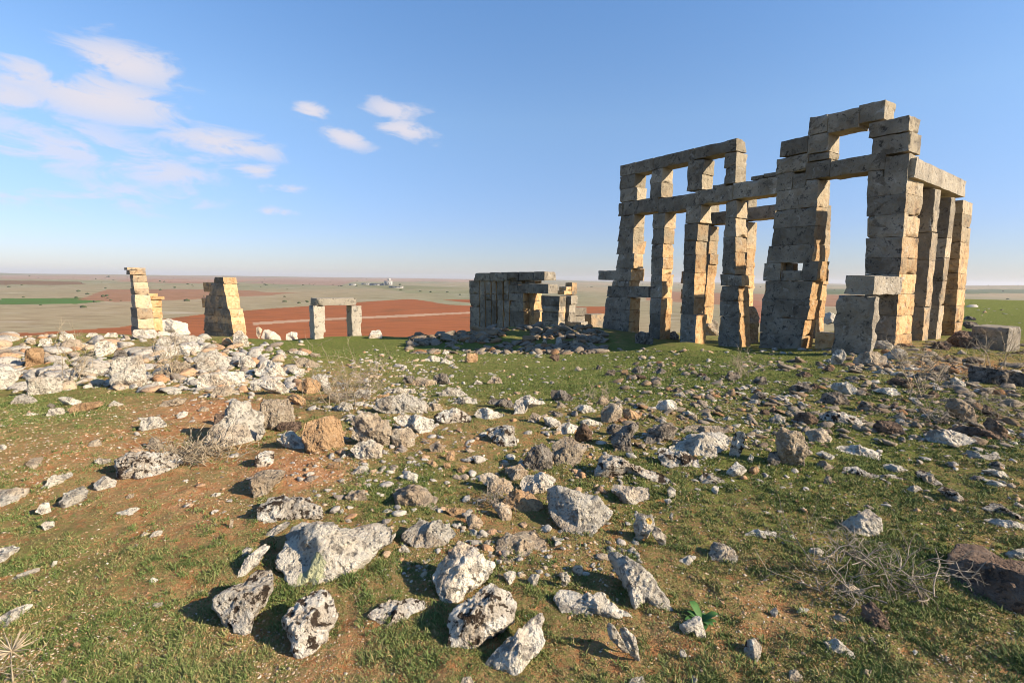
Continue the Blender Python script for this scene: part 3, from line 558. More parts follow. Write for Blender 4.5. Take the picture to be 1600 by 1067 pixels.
# ---- centre middle distance
for lab, mk, m, tl, p in (
    ('grey pyramid-shaped rock behind the smooth leaning slab', 'grey pyramid-shaped rock', 'tan', 25, [(550,640),(570,590),(640,550),(690,580),(690,650),(640,680),(570,675)]),
    ('ochre slab lying against the right side of the grey pyramid-shaped rock', None, 'ochre', 45, [(690,640),(690,590),(760,615),(810,640),(760,670)]),
    ('round dark stone just behind the grey pyramid-shaped rock', None, 'tan', 30, [(520,560),(570,505),(610,545),(580,570)]),
    ('dark squarish stone with a bright right face, alone in the green middle', 'dark squarish stone', 'dark', 25, [(235,520),(245,475),(320,480),(385,520),(370,550),(290,545)]),
    ('long whitish rock with a rounded left end, in front of the dark squarish stone', 'long whitish rock', 'grey', 40, [(0,620),(20,540),(90,510),(200,545),(210,570),(100,570),(60,635)]),
    ('pale rock with a dark hollow face, standing alone in green grass', 'pale hollow-faced rock', 'grey', 30, [(880,600),(910,545),(1000,535),(1035,560),(1035,600),(960,605)]),
    (None, None, 'grey', 45, [(1020,500),(1060,485),(1110,525),(1050,528)]),
    ('dark rock in front of the thistle, right middle distance', None, 'dark', 35, [(1470,530),(1540,480),(1595,510),(1580,545),(1500,545)]),
    ('white flat stone in front of the dark rock near the thistle', None, 'grey', 50, [(1470,550),(1510,532),(1560,550),(1530,566)]),
    (None, None, 'grey', 45, [(380,590),(420,565),(490,575),(530,610),(450,620)]),
    (None, None, 'grey', 45, [(190,650),(240,640),(300,670),(310,700),(240,710)]),
    (None, None, 'grey', 45, [(270,720),(320,680),(420,700),(380,745),(300,750)]),
    ('dark upright stone between the grey pyramid-shaped rock and the leaning slab', None, 'brown', 20, [(390,770),(410,700),(450,670),(510,740),(500,790),(450,810)]),
    (None, None, 'tan', 40, [(80,680),(130,610),(185,640),(165,675)]),
    (None, None, 'tan', 35, [(275,590),(290,545),(340,575),(330,590)]),
    (None, None, 'dark', 40, [(220,640),(260,605),(325,625),(310,650)]),
    (None, None, 'dark', 30, [(845,640),(860,615),(890,640),(870,655)]),
    (None, None, 'grey', 40, [(410,680),(470,660),(570,680),(560,705),(450,700)]),
    ('dark stone against the left side of the dark ragged outcrop', None, 'dark', 30, [(580,740),(600,690),(680,690),(700,720),(640,760)]),
    (None, None, 'grey', 50, [(1060,620),(1100,605),(1150,625),(1110,640)]),
    (None, None, 'grey', 50, [(1310,655),(1350,640),(1395,660),(1350,672)]),
    (None, None, 'brown', 35, [(1530,625),(1560,595),(1610,600),(1610,635)]),
    (None, None, 'grey', 45, [(1490,740),(1520,720),(1580,740),(1540,755)]),
    ('ochre cube in the dark stone cluster on the grass, bright right face', 'ochre cube in dark cluster', 'ochre', 20, [(680,380),(690,350),(725,348),(730,380),(700,390)]),
    (None, None, 'dark', 30, [(740,355),(790,320),(820,350),(800,380),(760,370)]),
    (None, None, 'dark', 30, [(570,390),(600,350),(650,355),(640,390)]),
    (None, None, 'dark', 30, [(880,370),(910,330),(970,360),(940,380)]),
    (None, None, 'tan', 30, [(840,330),(855,305),(880,320),(870,335)]),
    (None, None, 'tan', 30, [(910,325),(935,303),(960,325),(940,335)]),
    (None, None, 'brown', 40, [(720,400),(760,375),(830,390),(850,408),(780,412)]),
    (None, None, 'tan', 40, [(860,405),(900,388),(945,415),(900,428)]),
    ('orange stone on the green hump left of the thistle', 'orange stone on green hump', 'ochre', 25, [(1095,350),(1110,330),(1140,335),(1145,355),(1115,358)]),
    (None, None, 'dark', 35, [(1170,410),(1200,388),(1245,405),(1215,420)]),
    (None, None, 'brown', 40, [(1140,385),(1180,368),(1220,380),(1190,395)]),
    ('dark rock at the foot of the pale thistle near the ruin', None, 'dark', 30, [(1325,400),(1350,360),(1410,365),(1430,400),(1380,425)]),
    (None, None, 'dark', 30, [(1490,430),(1530,390),(1590,395),(1600,440),(1540,450)]),
    (None, None, 'tan', 30, [(990,430),(1005,410),(1022,430),(1005,442)]),
    (None, None, 'tan', 30, [(380,355),(410,325),(445,345),(430,362)]),
    (None, None, 'dark', 30, [(520,350),(535,318),(565,335),(550,352)]),
    ('brown stone at the edge of the ruin shadow, centre of the grass', None, 'brown', 25, [(230,270),(260,250),(298,258),(290,300),(260,290)]),
    ('tan rounded stone in the shade of the ruin wall', None, 'tan', 20, [(185,180),(200,160),(222,175),(215,195)]),
    ('pale pointed stone in the shade left of the ruin', None, 'grey', 15, [(265,200),(280,150),(310,155),(320,200)]),
    ('tan pointed stone lit at its right, in the ruin shadow', None, 'tan', 15, [(375,205),(380,165),(410,160),(425,205)]),
    ('grey rounded boulder between the two left piers of the ruin', None, 'dark', 10, [(770,190),(765,130),(800,112),(860,118),(888,160),(880,195)]),
    (None, None, 'grey', 45, [(620,545),(645,520),(685,540),(650,550)]),
    (None, None, 'grey', 40, [(1410,470),(1440,448),(1485,462),(1450,478)]),
    (None, None, 'dark', 40, [(985,480),(1030,460),(1070,480),(1030,495)]),
):
    S('G3', m, tl, .95, lab, mk, p)
S('C2', 'tan', 8, .8, 'dark upright boulder leaning on the fourth pier of the ruin', None, [(903,625),(905,470),(900,410),(940,385),(1000,395),(1028,460),(1025,640)])
S('C2', 'tan', 15, .8, 'brown boulder between the third and fourth pier of the ruin', None, [(650,570),(680,510),(740,478),(770,490),(768,580)])
S('C2', 'dark', 15, .8, 'dark low boulder at the foot of the third pier of the ruin', None, [(430,600),(440,555),(500,550),(530,580),(520,605)])
# ---- left middle distance
for lab, mk, m, tl, p in (
    ('pinkish cube-shaped block with a dark crack, left of the orange crusted boulder', 'pinkish cube-shaped block', 'tan', 22, [(30,560),(60,530),(200,530),(240,600),(240,665),(130,690),(75,735),(40,690),(20,640)]),
    ('orange crusted boulder casting a black shadow to its left', 'orange crusted boulder', 'ochre', 22, [(280,760),(290,690),(370,650),(490,630),(550,690),(560,760),(545,820),(420,860),(330,860)]),
    ('tan crusted boulder between the orange crusted boulder and white twin-lobed rock', 'tan crusted boulder', 'tan', 20, [(600,770),(610,650),(660,615),(760,615),(830,680),(850,740),(830,800),(790,830),(700,800),(640,790)]),
    ('smooth grey stone in front of the tan crusted boulder', 'smooth grey round stone', 'grey', 30, [(590,850),(640,790),(720,785),(800,830),(785,900),(700,915),(620,890)]),
    ('brown mottled stone right of the smooth grey round stone', None, 'tan', 30, [(830,760),(870,720),(960,700),(1010,760),(1000,810),(940,840),(860,810)]),
    ('white twin-lobed rock behind the brown mottled stone', 'white twin-lobed rock', 'grey', 40, [(850,650),(900,630),(1050,640),(1110,660),(1100,740),(1050,755),(980,720),(900,700)]),
    ('grey spreading rock mass behind the tan crusted boulder', 'grey spreading rock mass', 'grey', 45, [(715,580),(800,530),(930,500),(1040,540),(1090,570),(1050,620),(900,630),(780,610)]),
    ('speckled white flat rock with an undercut base, centre of the field', 'speckled undercut rock', 'spot', 35, [(1105,640),(1180,600),(1250,590),(1350,640),(1330,680),(1190,690),(1130,670)]),
    ('pale flat rock just right of the speckled undercut rock', None, 'grey', 45, [(1365,630),(1390,590),(1480,600),(1560,630),(1500,660),(1400,660)]),
    ('dark-topped rock behind the pale flat rock, centre of the field', None, 'dark', 40, [(1440,560),(1470,525),(1600,540),(1640,600),(1560,590)]),
    ('white pitted boulder right of the speckled undercut rock, in bright grass', 'white pitted boulder', 'spot', 40, [(1445,760),(1480,720),(1560,690),(1620,700),(1640,830),(1560,835),(1480,800)]),
    ('thin grey slab lying flat behind the grey spreading rock mass', None, 'grey', 55, [(780,495),(850,475),(1000,465),(1005,495),(880,505)]),
    ('round grey boulder upright in green grass behind the thin slab', 'round grey grass boulder', 'dark', 15, [(1100,410),(1115,385),(1140,373),(1200,375),(1220,430),(1160,445),(1120,435)]),
    ('tan peaked stone left of the round grey grass boulder', None, 'tan', 25, [(960,440),(1010,390),(1080,410),(1130,420),(1130,455),(1060,455)]),
    ('dark stone left of the tan peaked stone', None, 'dark', 25, [(915,420),(930,390),(980,385),(1000,395),(960,440),(930,435)]),
    (None, None, 'grey', 45, [(1130,510),(1200,460),(1280,480),(1330,505),(1240,515),(1160,520)]),
    ('bright ochre block with a shaded left side at the shadow edge', 'ochre block at shadow edge', 'ochre', 12, [(1300,305),(1315,250),(1380,245),(1395,290),(1350,310)]),
    ('long pale slab left of the ochre block at the shadow edge', None, 'grey', 45, [(1050,290),(1080,270),(1150,265),(1150,300),(1080,305)]),
    ('large white rock at the right end of the left rubble bank', None, 'grey', 40, [(0,350),(60,290),(150,330),(225,385),(180,400),(80,390),(0,380)]),
    ('orange-faced rock in dry twigs right of the left rubble bank', 'orange-faced rock', 'ochre', 25, [(250,470),(260,430),(330,400),(400,420),(410,480),(340,505),(280,480)]),
    (None, None, 'tan', 30, [(240,330),(250,280),(300,270),(400,310),(400,340),(300,340)]),
    (None, None, 'grey', 40, [(200,360),(240,330),(310,350),(300,385),(240,388)]),
    ('flat orange stone on red soil in front of the orange-faced rock', None, 'ochre', 50, [(190,520),(240,505),(320,540),(300,575),(240,560)]),
    (None, None, 'grey', 40, [(330,400),(400,370),(450,400),(480,480),(430,490),(400,440)]),
    (None, None, 'grey', 40, [(0,440),(60,415),(150,430),(220,470),(220,510),(150,495),(60,480)]),
    (None, None, 'tan', 45, [(440,520),(500,495),(560,510),(540,540),(460,540)]),
    (None, None, 'grey', 35, [(500,590),(540,545),(600,560),(620,600),(540,610)]),
    (None, None, 'grey', 35, [(600,500),(650,465),(720,480),(720,520),(640,530)]),
    (None, None, 'ochre', 40, [(740,530),(770,505),(840,505),(830,530)]),
    (None, None, 'brown', 35, [(120,720),(150,675),(290,670),(280,730),(200,740)]),
    (None, None, 'tan', 30, [(1070,600),(1090,560),(1150,565),(1180,600),(1120,615)]),
    (None, None, 'grey', 45, [(1200,570),(1250,535),(1380,530),(1390,560),(1280,570)]),
    (None, None, 'grey', 30, [(700,155),(720,105),(770,95),(790,130),(780,158)]),
    ('squarish pale stone on the crest between the gateway and the broken pier', None, 'grey', 10, [(185,160),(190,125),(220,113),(258,118),(263,158)]),
    ('white peaked stone on the crest right of the broken pier', None, 'grey', 15, [(25,150),(40,100),(75,90),(155,140),(158,162),(80,165)]),
    (None, None, 'tan', 15, [(0,130),(0,85),(20,80),(40,100),(20,150)]),
    (None, None, 'grey', 40, [(190,235),(250,228),(330,245),(330,265),(250,258)]),
    (None, None, 'tan', 35, [(330,270),(345,245),(400,250),(410,272)]),
    (None, None, 'tan', 35, [(1170,285),(1190,250),(1230,260),(1230,285)]),
    (None, None, 'grey', 50, [(1140,310),(1180,290),(1240,295),(1220,318)]),
    (None, None, 'grey', 30, [(1160,250),(1180,225),(1210,235),(1200,255)]),
    (None, None, 'tan', 40, [(1440,430),(1480,385),(1530,400),(1550,440),(1500,435)]),
    (None, None, 'grey', 40, [(1355,440),(1380,415),(1420,425),(1410,445)]),
    (None, None, 'tan', 30, [(820,280),(835,262),(860,275),(850,288)]),
    ('grey boulder between the flat spotted slab and the densely lichened left ledge', None, 'grey', 40, [(0,800),(0,700),(30,690),(55,730),(40,770)]),
):
    S('G2', m, tl, .95, lab, mk, p)
for lab, mk, m, tl, p in (
    ('largest upright squared block in the left rubble bank, dark gap at its left', 'largest squared block', 'grey', 10, [(685,455),(682,300),(720,275),(760,268),(880,255),(900,300),(925,400),(910,455),(800,465)]),
    ('squared pale block at the front of the left rubble bank', 'squared pale front block', 'grey', 15, [(165,500),(165,410),(240,390),(380,395),(392,470),(330,510),(230,512)]),
    ('squared block with a tilted top behind the largest squared block', 'tilted-top block', 'grey', 15, [(585,175),(660,165),(740,190),(730,230),(640,278),(600,265)]),
    ('squared block with an ochre right face, at the far left of the bank', 'ochre-faced squared block', 'ochre', 10, [(150,225),(200,210),(280,220),(275,300),(265,325),(210,332),(150,330)]),
    ('long pale beam-like stone bridging a dark hollow left of the largest squared block', 'beam-like stone over hollow', 'grey', 35, [(470,365),(490,345),(530,335),(620,345),(690,345),(695,385),(600,400),(480,385)]),
    ('big whitish boulder crowning the bank in front of the broken wall', 'big crest boulder', 'grey', 15, [(985,130),(990,50),(1050,25),(1100,45),(1180,55),(1187,120),(1100,140),(1010,135)]),
    ('upright rounded grey stone at the foot of the corner broken pier', 'upright rounded crest stone', 'grey', 8, [(1455,190),(1458,125),(1500,105),(1555,150),(1562,215),(1480,218)]),
    ('long pale block with a straight top on the right of the left bank', 'long straight-topped block', 'grey', 25, [(1235,455),(1240,390),(1350,370),(1520,360),(1550,440),(1460,458),(1330,470)]),
    ('bulky whitish rock behind the long straight-topped block', None, 'grey', 30, [(1205,290),(1240,240),(1350,230),(1440,290),(1455,345),(1350,360),(1230,345)]),
    (None, None, 'tan', 25, [(1060,340),(1100,290),(1180,310),(1180,375),(1120,385)]),
    (None, None, 'dark', 25, [(1000,400),(1050,360),(1100,370),(1080,420),(1030,425)]),
    ('rounded white mound of rock in grass below the squared pale front block', None, 'grey', 40, [(60,555),(100,515),(150,500),(200,515),(240,545),(170,572),(80,570)]),
    ('pale wedge of stone sloping right, behind the orange split slab', None, 'grey', 40, [(360,530),(400,515),(520,545),(480,575),(400,560)]),
    ('orange split slab in grass in front of the left bank', 'orange split slab', 'ochre', 40, [(420,605),(460,570),(500,560),(640,545),(650,570),(560,600),(460,618)]),
    ('pale rounded stone in grass left of the orange split slab', None, 'grey', 30, [(285,635),(310,590),(400,590),(415,615),(340,642)]),
    (None, None, 'dark', 30, [(290,580),(310,555),(355,575),(330,590)]),
    (None, None, 'grey', 45, [(675,572),(710,540),(775,565),(720,580)]),
    (None, None, 'grey', 45, [(155,635),(180,615),(250,625),(200,637)]),
    ('grey crusted slab at the upper end of the dry straw tuft', 'grey crusted slab', 'grey', 45, [(860,715),(880,650),(1000,640),(1050,690),(960,730),(900,738)]),
    ('massive pale sloping rock left of the pinkish cube-shaped block', 'massive pale sloping rock', 'grey', 38, [(1260,790),(1320,740),(1400,690),(1420,600),(1450,560),(1560,570),(1640,630),(1660,720),(1620,790),(1400,830)]),
    (None, None, 'brown', 35, [(1335,690),(1345,620),(1410,610),(1420,650),(1390,695)]),
    ('white mound of rock at the left edge of the rubble bank', None, 'grey', 35, [(-20,480),(-20,340),(50,320),(130,370),(120,400),(60,475)]),
    (None, None, 'grey', 30, [(230,400),(250,350),(310,335),(335,370),(320,400)]),
    (None, None, 'grey', 30, [(330,320),(350,285),(400,285),(420,320),(370,335)]),
    (None, None, 'grey', 30, [(0,300),(0,255),(30,250),(60,280),(40,305)]),
    (None, None, 'grey', 40, [(390,415),(410,385),(480,390),(475,425)]),
    (None, None, 'dark', 25, [(700,270),(720,225),(780,230),(800,265),(740,285)]),
    (None, None, 'tan', 25, [(940,400),(970,360),(1020,350),(1040,380),(1000,405)]),
    (None, None, 'grey', 30, [(990,290),(1000,240),(1050,235),(1070,280),(1030,295)]),
    ('long ledge of pale stone below the big crest boulder', None, 'grey', 30, [(1040,260),(1060,215),(1160,195),(1280,200),(1270,245),(1160,260)]),
    ('wide heap of pale stone right under the big crest boulder', None, 'grey', 30, [(960,190),(1000,145),(1150,125),(1280,150),(1280,200),(1150,195),(1020,205)]),
    ('pale rounded crest stone left of the broken wall', None, 'grey', 25, [(360,160),(380,125),(450,125),(480,160),(420,175)]),
    ('long flat pale stone on the crest at the left edge', None, 'grey', 30, [(-10,170),(0,145),(110,140),(130,165),(60,180)]),
    (None, None, 'grey', 25, [(230,200),(250,155),(320,150),(330,190)]),
    (None, None, 'tan', 25, [(160,185),(180,160),(225,168),(220,195)]),
    (None, None, 'grey', 25, [(820,140),(830,100),(980,98),(980,150),(900,160)]),
    (None, None, 'grey', 25, [(640,145),(670,118),(730,120),(740,150)]),
    (None, None, 'grey', 25, [(530,145),(550,120),(610,120),(620,148)]),
    (None, None, 'ochre', 25, [(1380,195),(1390,155),(1430,150),(1465,180),(1440,205)]),
    (None, None, 'grey', 30, [(1480,330),(1490,270),(1560,260),(1600,310),(1580,350)]),
    (None, None, 'grey', 35, [(1560,470),(1565,430),(1610,410),(1640,440),(1620,485)]),
    (None, None, 'grey', 35, [(920,470),(940,430),(1020,420),(1040,450),(980,475)]),
    (None, None, 'grey', 45, [(1035,500),(1060,480),(1140,485),(1120,508)]),
    (None, None, 'tan', 45, [(1300,520),(1330,470),(1420,455),(1500,480),(1510,515),(1400,525)]),
    (None, None, 'tan', 50, [(980,590),(1010,545),(1100,530),(1180,525),(1140,560),(1050,575)]),
    (None, None, 'tan', 50, [(1230,610),(1260,580),(1310,590),(1290,615)]),
    (None, None, 'grey', 45, [(1095,640),(1120,610),(1180,615),(1160,645)]),
    (None, None, 'grey', 55, [(-10,705),(10,695),(50,698),(40,708)]),
):
    S('G1', m, tl, .95, lab, mk, p)
# ---- left foreground
for cr, lab, mk, m, tl, p in (
    ('H1', 'layered grey rock ledge with an undercut front, on red soil at the left', 'layered grey ledge', 'spot', 50, [(710,330),(720,250),(830,205),(960,180),(1080,195),(1150,235),(1080,290),(1050,330),(900,350),(820,330),(750,345)]),
    ('H1', 'pale stone tucked under the lower left end of the layered grey ledge', None, 'grey', 50, [(580,390),(640,330),(740,360),(720,400),(610,435)]),
    ('H1', 'bright white rounded stone left of the layered grey ledge', 'bright white rounded stone', 'grey', 40, [(365,510),(400,440),(520,390),(550,420),(540,470),(420,535),(380,530)]),
    ('H1', 'small grey stone with a black shadow, left below the bright white stone', None, 'grey', 25, [(215,560),(250,505),(310,495),(325,560),(270,575)]),
    ('H1', 'small white stone on red soil, lowest of three at the left', None, 'grey', 30, [(250,640),(280,615),(345,615),(340,650),(280,675)]),
    ('H1', 'smooth pale slab flush with the turf at the left edge', 'smooth pale left slab', 'grey', 70, [(-20,415),(100,410),(200,430),(100,490),(0,515),(-20,518)]),
    ('H1', 'thin pale ridge rising right from the smooth slab at the left edge', None, 'grey', 60, [(200,440),(300,370),(440,310),(455,330),(360,380),(250,430)]),
    ('H1', None, None, 'grey', 60, [(720,560),(800,545),(880,530),(830,570),(770,585)]),
    ('H1', None, None, 'tan', 50, [(875,710),(900,680),(935,690),(920,715)]),
    ('H1', None, None, 'grey', 50, [(930,715),(960,680),(1020,670),(1000,705)]),
    ('H1', None, None, 'grey', 50, [(580,245),(620,225),(690,225),(700,250),(640,258)]),
    ('H1', None, None, 'tan', 55, [(540,150),(570,115),(620,110),(640,140),(590,155)]),
    ('H1', None, None, 'tan', 50, [(905,160),(940,100),(1000,115),(1030,165),(960,172)]),
    ('H1', None, None, 'tan', 60, [(160,260),(200,220),(270,215),(260,260),(200,290)]),
    ('H1', None, None, 'grey', 40, [(0,165),(0,135),(30,135),(45,155),(20,170)]),
    ('H1', None, None, 'tan', 40, [(780,480),(800,450),(840,450),(830,475)]),
    ('H1', None, None, 'grey', 40, [(1310,465),(1340,440),(1390,435),(1360,470)]),
    ('H1', None, None, 'tan', 30, [(1430,650),(1440,605),(1460,600),(1455,660)]),
    ('F1', 'narrow white slab in turf, upper of two at the left edge', None, 'grey', 65, [(70,280),(120,220),(250,180),(250,205),(170,240),(100,275)]),
    ('F1', 'white rock cut by the left edge, above the narrow white slab', None, 'grey', 60, [(-20,150),(0,60),(80,45),(135,55),(60,110),(10,160)]),
    ('F1', 'pale pointed slab in turf cut by the left edge, above the dry thistle', 'pale pointed slab', 'grey', 70, [(-20,500),(60,450),(150,405),(230,400),(160,470),(80,530),(-20,590)]),
    ('F1', None, None, 'grey', 40, [(315,190),(330,145),(360,140),(350,175)]),
    ('F1', None, None, 'grey', 40, [(950,430),(980,400),(1030,400),(1000,440)]),
    ('F1', None, None, 'tan', 35, [(365,915),(400,870),(450,900),(440,920)]),
    ('F1', None, None, 'grey', 40, [(930,270),(950,248),(995,260),(970,282)]),
    ('F1', None, None, 'ochre', 40, [(230,325),(250,305),(280,315),(265,335)]),
    ('F1', None, None, 'ochre', 40, [(450,670),(470,650),(508,660),(490,690)]),
    ('F1', None, None, 'tan', 40, [(825,65),(845,40),(880,40),(865,65)]),
    ('H2', 'flat pale slab with an orange lower edge, behind the spotted flat slab', 'flat orange-edged slab', 'tan', 70, [(-40,400),(0,300),(90,285),(200,295),(120,360),(60,450),(0,480),(-25,460)]),
    ('H2', 'flat slab densely spotted brown and white, left behind the largest boulder', 'spotted flat slab', 'spot', 62, [(0,530),(60,460),(180,445),(300,480),(410,545),(420,575),(250,585),(120,620),(30,620),(-10,590)]),
    ('H2', 'small pale wedge in green turf, in front of the smooth grey round stone', None, 'grey', 45, [(580,320),(640,270),(690,250),(720,300),(640,330)]),
    ('H2', 'flat grey slab flush with green turf behind the crumbling grey outcrop', 'flush flat grey slab', 'tan', 72, [(845,440),(900,410),(1060,410),(1140,470),(1130,530),(1000,520),(880,510)]),
    ('H2', None, None, 'grey', 40, [(885,335),(950,310),(1010,330),(1010,370),(950,360)]),
    ('H2', None, None, 'ochre', 40, [(1065,245),(1100,230),(1155,275),(1110,280)]),
    ('H2', None, None, 'ochre', 30, [(1180,235),(1200,180),(1245,170),(1240,240)]),
    ('H2', None, None, 'ochre', 30, [(1170,250),(1215,250),(1220,285),(1175,290)]),
    ('H2', None, None, 'ochre', 35, [(1255,300),(1290,260),(1320,280),(1290,315)]),
    ('H2', 'grey stone half hidden by the tangle of thin dead twigs', None, 'tan', 40, [(1380,320),(1460,310),(1600,370),(1620,440),(1480,430),(1420,380)]),
    ('H2', 'rusty ochre stone right of the flush flat grey slab', None, 'ochre', 45, [(1170,535),(1240,525),(1320,540),(1290,580),(1220,575)]),
    ('H2', None, None, 'tan', 40, [(1465,510),(1540,500),(1600,530),(1600,590),(1540,600)]),
    ('H2', None, None, 'tan', 40, [(1080,140),(1140,130),(1190,160),(1140,190),(1090,180)]),
    ('H2', None, None, 'tan', 50, [(540,470),(590,425),(650,420),(720,490),(640,500)]),
    ('H2', None, None, 'grey', 45, [(880,800),(930,765),(970,800),(920,810)]),
    ('H2', None, None, 'grey', 50, [(1240,800),(1270,740),(1400,790),(1380,810)]),
    ('H2', 'tan crumbly stone behind the flat tan slab', None, 'tan', 45, [(1300,590),(1360,570),(1430,620),(1400,660),(1320,640)]),
    ('H2', None, None, 'ochre', 40, [(440,280),(470,255),(540,250),(520,290)]),
    ('H2', None, None, 'ochre', 40, [(320,270),(350,245),(390,255),(370,280)]),
    ('H2', 'white spotted stone left of the black shadow of the orange boulder', None, 'spot', 45, [(-20,260),(0,210),(60,170),(120,180),(110,250),(40,280)]),
    ('H2', 'grey stone lying in the black shadow of the orange crusted boulder', None, 'grey', 45, [(120,110),(160,75),(230,60),(300,100),(310,170),(200,150)]),
    ('G1', None, None, 'grey', 35, [(0,230),(0,185),(40,185),(50,210)]),
):
    S(cr, m, tl, .9, lab, mk, p)
# ---- smaller stones of the same field
def scatter(n, rect, wr, mats, asp=(.4, .7)):
    u0, v0, u1, v1 = rect; k = 0; tries = 0
    while k < n and tries < n * 60:
        tries += 1
        u = RNG.uniform(u0, u1); v = RNG.uniform(v0, v1); w = RNG.uniform(*wr); h = w * RNG.uniform(*asp)
        if any(abs(u - c[0]) < (w + c[2]) * .42 and abs(v - c[1]) < (h + c[3]) * .48 for c in CENT): continue
        nn = 9; th = np.linspace(0, 2 * np.pi, nn, endpoint=False) + RNG.uniform(0, 1)
        rr = RNG.uniform(.72, 1.1, nn)
        pts = np.stack([u + .5 * w * rr * np.cos(th), v - .5 * h * rr * np.sin(th)], -1)
        STONES.append((mats[int(RNG.integers(len(mats)))], RNG.uniform(15, 45), RNG.uniform(.8, 1.0), None, None, pts)); CENT.append((u, v, w, h)); k += 1
CENT = []
for s_ in STONES:
    p = s_[5]; CENT.append(((p[:, 0].min() + p[:, 0].max()) / 2, (p[:, 1].min() + p[:, 1].max()) / 2, np.ptp(p[:, 0]), np.ptp(p[:, 1])))
N_TRACED = len(STONES)
scatter(max(0, min(40, 298 - len(STONES))), (645, 512, 935, 552), (13, 26), ['dark', 'dark', 'grey'], (.5, .85))
scatter(max(0, min(30, 298 - len(STONES))), (0, 525, 460, 612), (14, 30), ['grey', 'grey', 'tan'], (.45, .75))
scatter(max(0, min(20, 298 - len(STONES))), (800, 560, 1600, 700), (12, 24), ['grey', 'tan', 'dark'])

PATCH = {'largest flat-topped pale boulder, with a greenish lichen patch on its front': ((483, 886), .10, (.50, .50, .27)),
         'knobbly upright stone with an orange lichen spot, right of the triangular slab': ((1014, 814), .022, (.60, .36, .06))}
BASES = []
def build_stones():
    marks = []
    for mat, tl, tk, lab, mark, p in STONES:
        if mark: marks.append((mark, p.mean(0)))
    marks += [('green leafy plant', np.array([1098, 965])), ('broad thorn bush', np.array([1370, 900])), ('lintelled gateway', np.array([528, 512])),
              ('wide ruin with pilasters', np.array([800, 500])), ('corner door post', np.array([1335, 550])), ('dry straw tuft', np.array([300, 690]))]
    info = []; groups = {}
    for idx, (mat, tl, tk, lab, mark, p) in enumerate(STONES):
        c = p.mean(0); area = np.ptp(p[:, 0]) * np.ptp(p[:, 1])
        if lab is None:
            best = min((m for m in marks if np.hypot(*(m[1] - c)) > 4), key=lambda m: math.hypot(m[1][0] - c[0], 1.7 * (m[1][1] - c[1])))
            dx, dy = c - best[1]
            dirn = ('left of' if dx < 0 else 'right of') if abs(dx) > 1.3 * abs(dy) * 1.3 else ('behind' if dy < 0 else 'in front of')
            groups.setdefault((best[0], dirn), []).append((math.hypot(dx, dy), idx))
    ordw = ['nearest', 'second nearest', 'third nearest', 'fourth nearest', 'fifth nearest', 'sixth nearest', 'seventh nearest', 'eighth nearest', 'ninth nearest', 'tenth nearest', 'eleventh nearest', 'twelfth nearest', 'thirteenth nearest', 'fourteenth nearest', 'fifteenth nearest', 'sixteenth nearest', 'seventeenth nearest', 'eighteenth nearest', 'nineteenth nearest', 'twentieth nearest'] + ['very distant'] * 60
    auto = {}
    cw = {'grey': 'pale grey', 'spot': 'lichen-spotted', 'ochre': 'ochre', 'tan': 'tan', 'brown': 'brown', 'dark': 'dark grey'}
    for (mk, dr), lst in groups.items():
        lst.sort()
        for k, (_, idx) in enumerate(lst):
            p = STONES[idx][5]; a = np.ptp(p[:, 0]) * np.ptp(p[:, 1])
            w, h = np.ptp(p[:, 0]), np.ptp(p[:, 1])
            szw = 'tiny' if a < 160 else 'small' if a < 700 else 'middling'
            shp = 'flat ' if w > 2.6 * h else 'upright ' if h > 1.1 * w else ''
            only = len(lst) == 1
            auto[idx] = f"{szw} {shp}{cw[STONES[idx][0]]} stone, {'the one' if only else ordw[k]} {dr} the {mk}"
    for idx, (mat, tl, tk, lab, mark, p) in enumerate(STONES):
        big = np.ptp(p[:, 0]) > 46
        me, base = rock_mesh(p, tl, tk, mat, 100 + idx, big)
        if lab in PATCH:
            (pu, pv), pr, pcol = PATCH[lab]; dr = ray(float(pu), float(pv)); dr /= np.linalg.norm(dr)
            pt = CAM + dr * (np.linalg.norm(base - CAM) * .985) - base
            me.materials[0] = rock_material('lichen_patched_limestone', (.68, .61, .485), (.52, .455, .35), (.085, .072, .06), .55, .5, .40, ([float(q) for q in pt], pr, pcol))
        nm = 'fallen_column' if lab and 'column' in lab else 'boulder' if np.ptp(p[:, 0]) > 34 else 'stone'
        o = link(nm, me, None, base)
        BASES.append((base[0], base[1], np.ptp(p[:, 0]) / F * np.linalg.norm(base - CAM) * .5))
        tag(o, lab or auto[idx], 'rock', 'limestone rocks strewn over the hillside')
build_stones()

def bank(P):
    """soil and turf banked up against the bigger stones"""
    X, Y = P[:, 0], P[:, 1]; add = np.zeros(len(P)); sel = np.nonzero((np.hypot(X, Y) < 30) & (Y > -1))[0]
    sel = sel[np.argsort(Y[sel])]; xs, ys = X[sel], Y[sel]; acc_ = np.zeros(len(sel))
    for bx, by, r in BASES:
        i0, i1 = np.searchsorted(ys, [by - 1.6 * r, by + 2.4 * r])
        q = np.exp(-((xs[i0:i1] - bx) ** 2 + ((ys[i0:i1] - by - .25 * r) * 1.1) ** 2) / (.95 * r) ** 2)
        acc_[i0:i1] = np.maximum(acc_[i0:i1], min(.05 * r, .016) * q)
    add[sel] = acc_; return add
gm = bpy.data.objects['ground'].data; gv_ = np.empty(len(gm.vertices) * 3, np.float32); gm.vertices.foreach_get('co', gv_); gv_ = gv_.reshape(-1, 3)
gv_[:, 2] += bank(gv_); gm.vertices.foreach_set('co', gv_.ravel()); gm.update()

